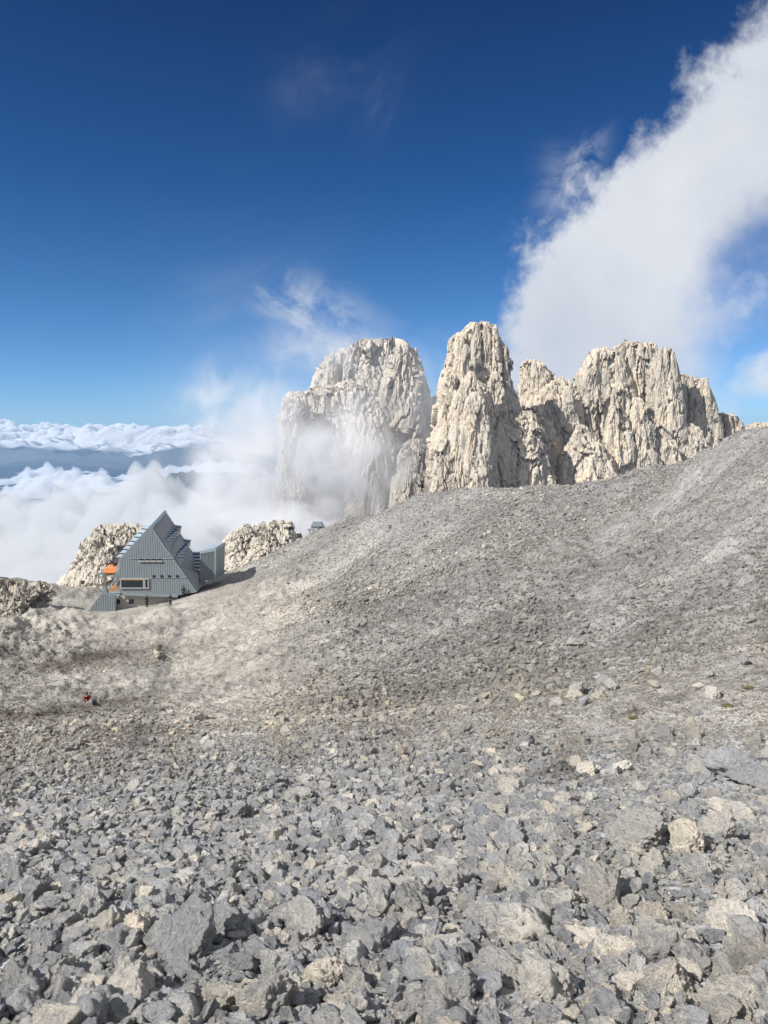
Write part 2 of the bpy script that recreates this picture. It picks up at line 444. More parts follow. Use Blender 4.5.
# listed boulders: place in the photo, width in px, height ratio, warm/pale look, label
big = [
 (92,925,56,.8,.95,0.2,'pale grey knobbly boulder at the lower left, left of the tan one'),
 (141,946,46,1.15,1.15,.95,'tan upright boulder against the rounded grey boulder'),
 (180,958,72,.72,.82,0.0,'rounded blue grey boulder right of the upright tan boulder'),
 (305,930,64,.72,1.08,.6,'beige humped boulder in the lower middle left'),
 (324,980,54,.8,1.25,.7,'pale cream boulder below the beige humped boulder'),
 (370,952,60,.75,.78,.05,'dark grey mottled boulder right of the pale cream boulder'),
 (510,927,74,.66,1.12,.3,'broad light grey slab boulder tilted in the lower middle'),
 (602,897,46,1.25,1.08,.7,'pointed beige boulder standing upright among scree'),
 (686,862,36,.85,1.3,.85,'bright cream block on the right, above the round tan stone'),
 (686,903,30,.85,.98,1.0,'small round tan stone below the bright cream block'),
 (596,1000,50,.8,1.1,.75,'beige rounded boulder at the bottom edge right of centre'),
 (738,996,66,.85,.95,.4,'large grey and cream boulder in the lower right corner'),
 (735,928,60,.8,1.08,.4,'pale grey boulder at the right edge over the corner boulder'),
 (716,846,44,.9,1.25,.7,'cream jagged block near the right edge under the outcrop'),
 (648,925,50,.8,1.12,.55,'light beige block between the pointed boulder and right edge'),
 (450,888,42,.8,1.1,.6,'beige angular stone above the broad slab boulder'),
 (452,1000,60,.75,.85,.1,'grey lichened boulder at the bottom edge in the middle'),
 (262,1006,70,.8,.9,.3,'grey boulder at the bottom edge below the humped one'),
 (215,1000,50,.8,.9,.4,'grey brown stone left of the bottom edge boulder'),
 (60,985,50,.8,.75,.1,'dark grey boulder near the lower left corner'),
 (20,1000,60,.7,.8,.2,'flat grey boulder in the lower left corner'),
 (410,905,46,.8,.8,.05,'bluish grey stone left of the beige angular stone'),
 (545,985,56,.8,.85,.2,'grey stone left of the beige rounded bottom boulder'),
 (665,985,44,1.0,1.05,.6,'narrow cream stone near the bottom right'),
 (630,860,60,.6,.88,.0,'blue grey flat block beneath the right outcrop'),
 (560,905,52,.8,.85,.1,'dark grey block left of the pointed beige boulder'),
 (740,820,64,.6,1.2,.6,'cream layered block at the right edge under the grey outcrop'),
 (355,985,46,.85,.85,.3,'grey stone beside the pale cream boulder'),
 (500,980,52,.8,.95,.5,'beige grey boulder below the broad slab boulder'),
 (132,1004,60,.8,.9,.25,'grey boulder on the bottom edge under the tan one'),
 (30,905,50,.7,.8,.1,'dark grey stone at the left edge'),
 (230,935,44,.8,.8,.1,'small grey block between blue grey and humped boulders'),
 (425,975,50,.8,.9,.2,'mottled grey boulder near the bottom middle'),
 (575,643,26,.45,.80,.9,'long tan slab lying alone on the middle slope'),
 (598,641,13,.8,.95,.3,'small white stone at the right end of the tan slab'),
 (577,762,28,.6,1.15,.7,'beige block on gravel right of the moss'),
 (502,779,24,.6,1.1,.6,'beige rock just right of the moss clump'),
]
def proto_boulder(px, py, w, hr, lum, warm, label, idx, group=None):
    # find the slope point seen at that spot
    Ys = np.exp(np.linspace(math.log(2.2), math.log(140), 700))
    pts = [at(px, py, 1.0)]; d = np.array(tuple(pts[0]))
    X = d[0] * Ys; Z = d[2] * Ys
    g = base_h(X, Ys); k = np.argmax(g > Z) if (g > Z).any() else -1
    y = Ys[k]; x = X[k]
    dist = math.sqrt(x * x + y * y + Z[k] ** 2)
    size = w / F * dist * .90
    return x, y, size
def add_boulder(x, y, size, hr, lum, warm, label, idx, group='limestone boulders in the scree'):
    me = SB[idx % len(SB)]
    o = bpy.data.objects.new('boulder', me); COL.objects.link(o)
    z = float(height([x], [y])[0])
    o.location = (x, y, z + size * hr * .20)
    o.scale = (size, size, size * hr * 1.35)
    rs = random.Random(idx * 13 + 5)
    o.rotation_euler = (rs.uniform(-.35, .35), rs.uniform(-.35, .35), rs.uniform(0, 6.28))
    base = np.array([.56, .562, .568]) * (1 - warm) + np.array([.62, .572, .505]) * warm
    o['tint'] = tuple(float(v) for v in base * lum * (1.0 if y < 13 else .72))
    tag(o, label, 'boulder', group)
    return o
placed = []
for i, (px, py, w, hr, lum, warm, lab) in enumerate(big):
    x, y, s = proto_boulder(px, py, w, hr, lum, warm, lab, i)
    add_boulder(x, y, s, hr, lum, warm, lab, i); placed.append((x, y, s))
# further blocks strewn in the foreground
rs = random.Random(4); tries = 0; cnt = 0
while cnt < 262 and tries < 60000:
    tries += 1
    r = math.exp(rs.uniform(math.log(2.7), math.log(24))); u = rs.uniform(-.56, .56); x = u * r; y = r
    s = min((5 + 80 / r) * rs.paretovariate(3.0), 9 + 140 / r) * r / F * (1.0 + .25 * u / .56)
    if x > 0.1 * r: s *= 1.12
    if any((x - a) ** 2 + (y - b) ** 2 < (.42 * (s + c)) ** 2 for a, b, c in placed): continue
    warm = max(0, min(1, rs.gauss(.42, .35))) if u > .0 else max(0, min(1, rs.gauss(.1, .2)))
    side = 'right' if u > .2 else ('left' if u < -.2 else 'middle')
    near = 'near' if r < 5 else ('further up' if r > 9 else 'mid')
    where = {'near': 'bottom', 'mid': 'middle rows', 'further up': 'upper rows'}[near]
    tone = 'beige' if warm > .5 else ('grey beige' if warm > .2 else 'blue grey')
    add_boulder(x, y, s, rs.uniform(.62, .95), rs.uniform(.82, 1.16), warm, 'angular %s block among many alike, %s of the foreground scree, %s' % (tone, where, side), cnt + 40,
                'angular blocks strewn over the foreground')
    placed.append((x, y, s)); cnt += 1

# the scree itself: uncountable stones on the slope
def batch(n, r0, r1, s0, s1, alpha, umax=.62, p=1.0):
    u = RNG.uniform(-umax, umax, n)
    r = np.exp(RNG.uniform(math.log(r0), math.log(r1), n)) if p == 1.0 else r0 + (r1 - r0) * RNG.random(n) ** p
    x = u * r; y = r
    t = RNG.random(n); s = s0 * (1 - t * (1 - (s0 / s1) ** alpha)) ** (-1 / alpha)
    return x, y, s
B = [batch(30000, 1.9, 9, .04, .20, 1.6, p=.62), batch(85000, 7.5, 26, .04, .22, 2.6, p=.75), batch(125000, 22, 75, .10, .50, 2.7, p=.85), batch(120000, 70, 168, .19, .75, 3.2)]
bx = np.concatenate([b[0] for b in B]); by = np.concatenate([b[1] for b in B]); bs = np.concatenate([b[2] for b in B])
bz = height(bx, by)
px, py = pix(bx, by, bz)
# sandy bowl and hut yard carry smaller stones; cluster sizes by a patchy field
q = np.stack([bx, by, bx * 0], 1)
cl = fbm(q / np.maximum(np.hypot(bx, by) * .12, .6)[:, None], 3, off=8)
bs = bs * np.clip(1 + .7 * cl * (1 - .5 * sst(by, 25, 60)), .45, 1.9) * (1 - .24 * sst(by, 20, 45))
sandy = sst(py, 755, 735) if False else np.clip((758 + 40 * cl - py) / 60, 0, 1) * np.clip((px_line := np.interp(px, [0, 250, 420, 560, 768], [560, 620, 690, 680, 640])) * 0 + (py - px_line) / 30 + .5, 0, 1)
bs = bs * (1 - .30 * sandy)
paleband = np.exp(-((px - 215) / 75) ** 2) * sst(py, 560, 600) * (1 - sst(py, 730, 760)) + np.exp(-((px - 150) / 110) ** 2 - ((py - 605) / 30) ** 2)
bs = bs * (1 - .4 * np.clip(paleband, 0, 1))
yard = np.exp(-((bx - HUT[0]) / 20) ** 2 - ((by - (HUT[1] - 4)) / 11) ** 2)
keep = RNG.random(len(bx)) > yard * .93
tx = np.interp(py, [604, 618, 635, 660, 700, 745], [168, 183, 180, 164, 154, 140])
keep &= ~((np.abs(px - tx) < 4) & (py > 600) & (py < 748) & (RNG.random(len(bx)) < .8))
keep &= bs > .02
keep &= RNG.random(len(bx)) > .12 * np.clip(paleband, 0, 1)
bx, by, bz, bs, px, py = [a[keep] for a in (bx, by, bz, bs, px, py)]
nn = surf_normal(bx, by)
N = len(bx)
flat = RNG.uniform(.5, 1.0, N)
sc = np.stack([bs, bs * RNG.uniform(.75, 1.2, N), bs * flat * 1.25], 1)
rot = np.stack([RNG.normal(0, .38, N) - nn[:, 1] * .8, RNG.normal(0, .38, N) + nn[:, 0] * .8, RNG.uniform(0, 6.283, N)], 1)
tint = zone_tint(bx, by, bz)
warmr = RNG.random(N)[:, None]
tint = tint * (1 + .0 * warmr) * RNG.uniform(.86, 1.16, N)[:, None]
right = np.clip((px - 380) / 300, 0, 1)[:, None] * np.clip((py - 780) / 80, 0, 1)[:, None]
tint = np.where(warmr > .86 - .3 * right, tint * np.array([1.28, 1.21, 1.10]), tint)
tint = np.where(warmr < .10, tint * np.array([.80, .82, .86]), tint)
tint = np.maximum(tint, np.array([.12, .11, .10]))
me = bpy.data.meshes.new('scree')
me.vertices.add(N); me.vertices.foreach_set('co', np.stack([bx, by, bz + bs * .20], 1).astype(np.float32).ravel())
def pa(name, ty, key, data):
    a = me.attributes.new(name, ty, 'POINT'); a.data.foreach_set(key, np.ascontiguousarray(data).ravel())
pa('rot', 'FLOAT_VECTOR', 'vector', rot.astype(np.float32)); pa('scl', 'FLOAT_VECTOR', 'vector', sc.astype(np.float32))
pa('idx', 'INT', 'value', RNG.integers(0, NV, N).astype(np.int32))
c4 = np.ones((N, 4), np.float32); c4[:, :3] = tint; pa('tint', 'FLOAT_COLOR', 'color', c4)
scree = link('scree', me); tag(scree, 'countless small grey and beige stones covering the slope', kind='stuff')
ng = bpy.data.node_groups.new('scatter_stones', 'GeometryNodeTree')
ng.interface.new_socket('Geometry', in_out='INPUT', socket_type='NodeSocketGeometry')
ng.interface.new_socket('Geometry', in_out='OUTPUT', socket_type='NodeSocketGeometry')
a, b = ng.nodes.new('NodeGroupInput'), ng.nodes.new('NodeGroupOutput')
ci = ng.nodes.new('GeometryNodeCollectionInfo'); ci.inputs['Collection'].default_value = scol
ci.inputs['Separate Children'].default_value = True; ci.inputs['Reset Children'].default_value = True
ip = ng.nodes.new('GeometryNodeInstanceOnPoints'); ip.inputs['Pick Instance'].default_value = True
def na(name, ty):
    n = ng.nodes.new('GeometryNodeInputNamedAttribute'); n.data_type = ty; n.inputs['Name'].default_value = name; return n.outputs['Attribute']
L = ng.links.new
L(a.outputs[0], ip.inputs['Points']); L(ci.outputs[0], ip.inputs['Instance'])
L(na('idx', 'INT'), ip.inputs['Instance Index'])
e2r = ng.nodes.new('FunctionNodeEulerToRotation'); L(na('rot', 'FLOAT_VECTOR'), e2r.inputs[0]); L(e2r.outputs[0], ip.inputs['Rotation'])
L(na('scl', 'FLOAT_VECTOR'), ip.inputs['Scale']); L(ip.outputs[0], b.inputs[0])
md = scree.modifiers.new('scatter', 'NODES'); md.node_group = ng

# ------------------------------------------------------------------ peaks
def tower(rows, Y, seed, depth=.75, nv=240, na_=300, amp=1.0, fl=1.0, fx=14.0, cracks=1.0, tilt=.10):
    """one buttress: rows = (py, left px, right px) from the tip down; real width and depth at distance Y"""
    rows = sorted(rows)
    py = np.array([r[0] for r in rows], float)
    t = np.linspace(0, 1, nv) ** .9
    yy = py[0] + (py[-1] - py[0]) * t
    xl = np.interp(yy, py, [r[1] for r in rows]); xr = np.interp(yy, py, [r[2] for r in rows])
    cs = [at((a + b) / 2, c, Y) for a, b, c in zip(xl, xr, yy)]
    C = np.array([tuple(c) for c in cs]); w = (xr - xl) / 2 / F * Y
    # back half sampled coarsely, front half finely (theta -90deg = towards the valley we stand on)
    ang = np.concatenate([np.linspace(-200, 20, int(na_ * .82), endpoint=False), np.linspace(20, 160, na_ - int(na_ * .82), endpoint=False)])
    A = np.radians(ang)
    ca, sa = np.cos(A), np.sin(A)
    e = .72
    cx = np.sign(ca) * np.abs(ca) ** e; sx = np.sign(sa) * np.abs(sa) ** e
    wmax = w.max(); dw = (w * .55 + wmax * .45 * (1 - np.exp(-3 * t))) * depth
    lean = (C[0, 2] - C[:, 2]) * tilt
    X = C[:, 0:1] + w[:, None] * cx[None]
    Yy = C[:, 1:2] + dw[:, None] * sx[None] - lean[:, None] * 1.0 + wmax * depth * .6
    Z = np.repeat(C[:, 2:3], len(ang), 1)
    V = np.stack([X, Yy, Z], -1).reshape(-1, 3)
    nrm = np.stack([np.repeat(ca[None], nv, 0), np.repeat(sa[None], nv, 0), np.zeros((nv, len(ang)))], -1).reshape(-1, 3)
    wl = np.repeat(w[:, None], len(ang), 1).ravel()
    lim = np.clip(wl / (fx * .9), .22, 1.0)
    o = seed * 7.77
    warp = np.stack([fbm(V / (fx * 3) + o, 2), fbm(V / (fx * 3) + o + 50, 2), np.zeros(len(V))], 1) * fx * .22
    q = (V + warp) / np.array([fx, fx, fx * 5.0])
    wv = V + warp
    jit = .10 * np.stack([noise(V / (fx * .45) + o), noise(V / (fx * .45) + o + 31), noise(V / (fx * .45) + o + 67)], 1)
    n1 = noise(q + o)
    f0 = facet(wv / np.array([fx * 2.7, fx * 2.7, fx * 8]) + jit * .2, seed + 20)
    f1 = facet(wv / np.array([fx * 1.05, fx * 1.05, fx * 5.0]) + jit * .4, seed)
    f2 = facet(wv / np.array([fx * .44, fx * .44, fx * 2.4]) + jit, seed + 5)
    f3 = facet(V / np.array([fx * .17, fx * .17, fx * .75]) + jit, seed + 9)
    n4 = fbm(V / np.array([fx * .12, fx * .12, fx * .22]) + o, 3, .65)
    d = fl * (1.0 - 2.2 * np.abs(n1)) * .20 * fx + f0 * .75 * fx + f1 * .48 * fx + f2 * .19 * fx + f3 * .085 * fx + (.35 - np.abs(n4)) * .09 * fx
    gate = noise(V / (fx * 2.2) + o + 3) > -.05
    d = d - cracks * fx * .55 * np.exp(-(n1 / .05) ** 2) * gate
    c2_ = noise((wv + np.array([.12, 0, .35]) * V[:, 2:3]) / np.array([fx * .55, fx * .55, fx * 6.0]) + o + 71)
    d = d - cracks * fx * .26 * np.exp(-(c2_ / .055) ** 2) * (noise(V / (fx * 1.6) + o + 13) > 0)
    d = np.clip(d, -1.0 * fx, .6 * fx)
    V = V + nrm * (d * lim * amp)[:, None]
    tt = np.repeat(t[:, None], len(ang), 1).ravel()
    V[:, 2] += (lim * amp * fx) * (.42 * facet(V / np.array([fx * .34, fx * .34, fx * 5]), seed + 2) + .16 * facet(V / np.array([fx * .13, fx * .13, fx * 1.5]), seed + 3)) * (.35 + 1.1 * (1 - tt) ** 5)
    Fc = grid_faces(nv, len(ang), True)
    # cap
    c0 = V[:len(ang)].mean(0) + np.array([0, 0, w[0] * .35])
    V = np.concatenate([V, c0[None]])
    ia = np.arange(len(ang)); cap = np.stack([np.full(len(ang), len(V) - 1), (ia + 1) % len(ang), ia, ia], 1)
    return V, Fc, cap
def mountain(name, label, mt, specs, kind='structure', cat=None, group=None, extra=0, spikes=()):
    # slender pillars standing against the main walls
    rr_ = random.Random(len(specs) * 31 + extra); specs = list(specs); mains = [sp for sp in specs if sp[3].get('fx', 9) >= 9]
    for k in range(extra):
        sp = rr_.choices(mains, weights=[(m[0][-2][2] - m[0][-2][1]) for m in mains])[0]
        rows, Yd, sd, kw = sp; py_ = [r[0] for r in rows]
        tip = rr_.uniform(py_[0] + 8, py_[0] + 105); lx = np.interp(tip + 8, py_, [r[1] for r in rows]); rx = np.interp(tip + 8, py_, [r[2] for r in rows])
        c_ = rr_.uniform(lx + 3, rx - 3); w_ = rr_.uniform(2.5, 7); wm = max(r[2] - r[1] for r in rows[:-1]) / 2 / F * Yd
        e_ = ((c_ - (lx + rx) / 2) / max(rx - lx, 1) * 2) ** 2
        Yp = Yd - .38 * wm * kw.get('depth', .75) * (1 - .8 * e_) - rr_.uniform(1, 8); sk = rr_.uniform(-.05, .05); gr = rr_.uniform(.05, .16)
        rws = [(tip, c_ - w_ * .4, c_ + w_ * .4), (tip + 7, c_ - w_ * .9, c_ + w_ * .9), (tip + 45, c_ + sk * 45 - w_ - gr * 45, c_ + sk * 45 + w_ + gr * 45), (600, c_ + sk * (600 - tip) - w_ - gr * 120, c_ + sk * (600 - tip) + w_ + gr * 120)]
        specs.append((rws, Yp, 200 + k + len(mains) * 7, dict(nv=150, na_=150, fx=rr_.uniform(5.5, 8.5), amp=.8, depth=.8, tilt=.14)))
    for k, (sx_, sy_, sw_, Ys_) in enumerate(spikes):
        specs.append(([(sy_, sx_ - .4, sx_ + .5), (sy_ + 4, sx_ - sw_ * .6, sx_ + sw_ * .6), (sy_ + 16, sx_ - sw_, sx_ + sw_ * 1.1), (sy_ + 60, sx_ - sw_ * 1.9, sx_ + sw_ * 2.0), (sy_ + 120, sx_ - sw_ * 2.4, sx_ + sw_ * 2.4)], Ys_, 400 + k, dict(nv=150, na_=140, fx=4.5, amp=.7, depth=.9, tilt=.04)))
    Vs, Fs, Ts, off = [], [], [], 0
    for i, sp in enumerate(specs):
        V, Fc, cap = tower(*sp[:3], **sp[3])
        Vs.append(V); Fs.append(Fc + off); Ts.append(cap[:, :3] + off); off += len(V)
    V = np.concatenate(Vs); Fc = np.concatenate(Fs); T = np.concatenate(Ts)
    me = bpy.data.meshes.new(name); me.vertices.add(len(V)); me.vertices.foreach_set('co', V.astype(np.float32).ravel())
    li = np.concatenate([Fc.ravel(), T.ravel()]).astype(np.int32)
    me.loops.add(len(li)); me.loops.foreach_set('vertex_index', li)
    me.polygons.add(len(Fc) + len(T))
    ls = np.concatenate([np.arange(len(Fc)) * 4, len(Fc) * 4 + np.arange(len(T)) * 3]).astype(np.int32)
    me.polygons.foreach_set('loop_start', ls)
    me.polygons.foreach_set('use_smooth', np.zeros(len(ls), bool) if False else np.full(len(ls), True))
    me.update(calc_edges=True); me.validate()
    o = link(name, me, mt); tag(o, label, cat, group, kind); return o

K = dict
# left massif, half in cloud
mountain('rock_massif', 'broad pale rock massif with domed top, its foot in mist', M['cliff_left'], [
 ([(340,374,396),(344,352,405),(348,334,408),(358,324,413),(367,316,415),(388,310,421),(412,302,425),(450,300,431),(480,298,436),(600,280,446)], 860, 1, K(nv=300, na_=420, fx=22, amp=.8, depth=.6, cracks=.5)),
 ([(342,398,409),(360,390,414),(390,385,420),(430,380,426),(480,384,436),(600,380,446)], 830, 2, K(fx=14, amp=.8, depth=.8, cracks=.7)),
 ([(381,348,360),(386,335,366),(394,300,373),(410,298,381),(424,299,387),(470,300,396),(500,300,400),(600,292,412)], 760, 3, K(nv=300, na_=420, fx=13, amp=.75, depth=.6, cracks=.7)),
 ([(391,288,294),(401,280,300),(428,277,306),(445,275,309),(479,274,314),(500,272,318),(600,268,326)], 730, 4, K(fx=11, amp=.8, depth=.9)),
 ([(396,433,439),(410,424,442),(430,420,444),(470,416,450),(600,410,470)], 880, 5, K(fx=12, amp=.8)),
 ([(440,412,420),(455,402,424),(480,396,430),(600,384,440)], 720, 6, K(fx=10, amp=.8)),
], extra=7, spikes=[(291,390,4,735),(301,396,3,745),(406,341,3.5,838),(349,345,4,862),(332,350,4,860),(436,395,3,880)])
mountain('rock_tower', 'tall blocky rock tower between the misty massif and jagged ridge', M['cliff'], [
 ([(319,483,493),(323,475,496),(326,471,498),(332,466,500),(339,457,502),(351,455,506),(374,446,512),(395,440,520),(422,440,530),(445,434,540),(493,432,545),(600,425,560)], 640, 11, K(nv=330, na_=460, fx=15, amp=.72, depth=.7)),
 ([(372,470,476),(392,462,488),(420,456,494),(460,450,492),(500,446,496),(600,440,500)], 600, 12, K(fx=10, amp=.8)),
 ([(440,441,448),(460,436,458),(490,433,464),(600,430,470)], 590, 13, K(fx=8, amp=.8)),
], extra=7, spikes=[(477,322,3,640),(487,320,3.5,642),(496,324,3,640),(459,338,3,641),(506,345,2.5,642),(463,334,3,640)])
mountain('mountain_ridge', 'jagged sunlit limestone ridge of many pinnacles on the right', M['cliff'], [
 ([(360,531,539),(366,525,543),(372,523,549),(378,522,557),(400,521,560),(430,518,566),(600,515,575)], 760, 21, K(fx=9, amp=.8)),
 ([(377,561,567),(385,554,573),(395,542,578),(403,533,582),(415,520,586),(430,510,590),(470,505,600),(600,500,610)], 710, 22, K(nv=280, na_=380, fx=12, amp=.8, depth=.5)),
 ([(348,601,610),(356,594,618),(366,587,624),(376,580,628),(400,574,634),(440,570,640),(600,560,650)], 720, 23, K(nv=300, na_=400, fx=12, amp=.8, depth=.5)),
 ([(342,640,648),(346,618,653),(352,611,656),(370,606,660),(410,600,664),(450,596,668),(600,590,676)], 730, 24, K(nv=300, na_=420, fx=13, amp=.8, depth=.5)),
 ([(347,664,671),(352,659,676),(362,656,678),(380,655,680),(425,652,683),(460,650,690),(600,640,696)], 705, 25, K(fx=9, amp=.8)),
 ([(375,683,694),(381,676,702),(392,674,711),(411,672,719),(449,668,727),(480,664,734),(600,660,745)], 735, 26, K(nv=280, na_=380, fx=11, amp=.8, depth=.5)),
 ([(378,705,709),(388,700,712),(405,697,717),(440,690,724),(600,680,735)], 728, 27, K(fx=6, amp=.8)),
 ([(414,724,734),(419,720,742),(426,716,748),(436,712,752),(470,706,758),(600,700,770)], 740, 28, K(fx=9, amp=.8)),
 ([(425,758,775),(432,754,790),(460,750,800),(600,745,810)], 760, 29, K(fx=9, amp=.8)),
 ([(408,515,521),(418,500,534),(432,493,541),(450,486,548),(479,476,556),(500,470,562),(600,460,570)], 620, 30, K(nv=300, na_=420, fx=11, amp=.8, tilt=.2)),
 ([(425,583,590),(440,576,602),(460,566,612),(495,558,626),(600,550,640)], 650, 31, K(fx=9, amp=.8, tilt=.2)),
 ([(384,617,622),(396,613,628),(420,609,632),(450,606,636),(495,600,642),(600,596,650)], 670, 32, K(fx=9, amp=.8)),
 ([(398,638,644),(415,634,654),(450,630,658),(490,626,664),(600,620,670)], 672, 33, K(fx=8, amp=.8)),
 ([(430,662,668),(445,656,676),(480,650,686),(600,645,700)], 670, 34, K(fx=8, amp=.8)),
 ([(425,692,700),(440,686,712),(470,680,722),(600,670,740)], 690, 35, K(fx=8, amp=.8)),
 ([(386,557,565),(396,551,573),(412,545,580),(440,538,588),(600,520,604)], 694, 37, K(fx=8, amp=.8, depth=.7)),
 ([(418,540,548),(432,534,556),(455,528,562),(600,515,575)], 668, 38, K(fx=7, amp=.8)),
 ([(408,560,585),(420,535,712),(440,512,728),(470,500,745),(600,480,770)], 748, 36, K(nv=260, na_=420, fx=16, amp=.8, depth=.25)),
], extra=26, spikes=[(535,359,3,758),(541,364,3,758),(549,370,3,760),(557,377,2.5,760),(564,376,3,712),(571,379,3,714),(578,374,3,720),(590,364,3,722),(598,354,3,722),(605,346,3,722),(612,350,3.5,725),(622,347,3,730),(632,345,3,730),(642,341,3,728),(651,344,2.5,728),(661,350,2.5,705),(667,346,3,705),(674,351,2.5,706),
   (684,375,2.5,735),(693,375,3,735),(701,382,2.5,734),(708,377,2.2,728),(712,389,2.5,728),(722,415,2.5,740),(731,413,3,740),(741,420,2.5,741),(758,424,3,760),(766,426,3,760)])
# knolls behind the hut
mountain('rock_knoll', 'pale cream rock knoll behind the hut on its left', M['knoll'], [
 ([(529,112,126),(533,98,133),(540,90,142),(548,82,150),(560,76,160),(575,70,170),(588,64,180),(640,50,200)], 170, 41, K(nv=260, na_=360, fx=3.4, amp=.9, depth=.5, tilt=.5, cracks=.7)),
 ([(536,92,100),(546,84,108),(565,76,118),(590,68,126),(640,60,140)], 163, 42, K(fx=2.4, amp=.9, tilt=.4)),
])
mountain('rock_knoll', 'pale rocky knoll with broken crest right of the hut', M['knoll'], [
 ([(523,268,276),(528,258,286),(534,246,292),(541,226,300),(548,218,306),(560,212,316),(600,200,330)], 206, 43, K(nv=260, na_=360, fx=3.6, amp=.8, depth=.4, tilt=.6)),
 ([(526,241,246),(533,236,250),(542,226,256),(556,218,262),(600,210,270)], 200, 44, K(fx=2.6, amp=.9, tilt=.5)),
 ([(530,262,266),(540,256,276),(552,250,286),(600,240,300)], 196, 45, K(fx=2.2, amp=.9, tilt=.8)),
])
mountain('rock_crag', 'weathered crag falling away on the left edge skyline', M['crag'], [
 ([(582,-10,14),(587,-30,34),(600,-50,44),(620,-60,40),(650,-70,22)], 113, 51, K(nv=300, na_=380, fx=3.2, amp=.7, depth=.25, tilt=2.1)),
 ([(584,34,46),(589,24,58),(600,14,62),(620,4,50),(640,-5,40)], 116, 52, K(fx=2.4, amp=.7, depth=.3, tilt=2.3)),
])

# grey outcrop by the right edge (foreground)
def outcrop():
    t = empty('rock_outcrop', (0, 0, 0))
    tag(t, 'grey cracked bedrock outcrop by the right edge above the cream blocks', 'outcrop')
    for i, (px, py, Y, w, hh, rz, lum) in enumerate(((738, 778, 10.6, 1.25, .62, .3, .98), (700, 772, 11.0, .8, .5, 1.4, .85), (762, 800, 9.6, .9, .5, 2.0, 1.05), (690, 800, 9.4, .6, .38, .9, 1.1))):
        p = at(px, py, Y); z = float(height([p.x], [Y])[0])
        o = bpy.data.objects.new('rock_block', SB[(i * 3 + 1) % 16]); COL.objects.link(o); o.parent = t
        o.location = (p.x, Y, z + .05); o.scale = (w, w * .9, hh * 1.2); o.rotation_euler = (.3, .25, rz); o['tint'] = (.46 * lum, .465 * lum, .475 * lum)
outcrop()

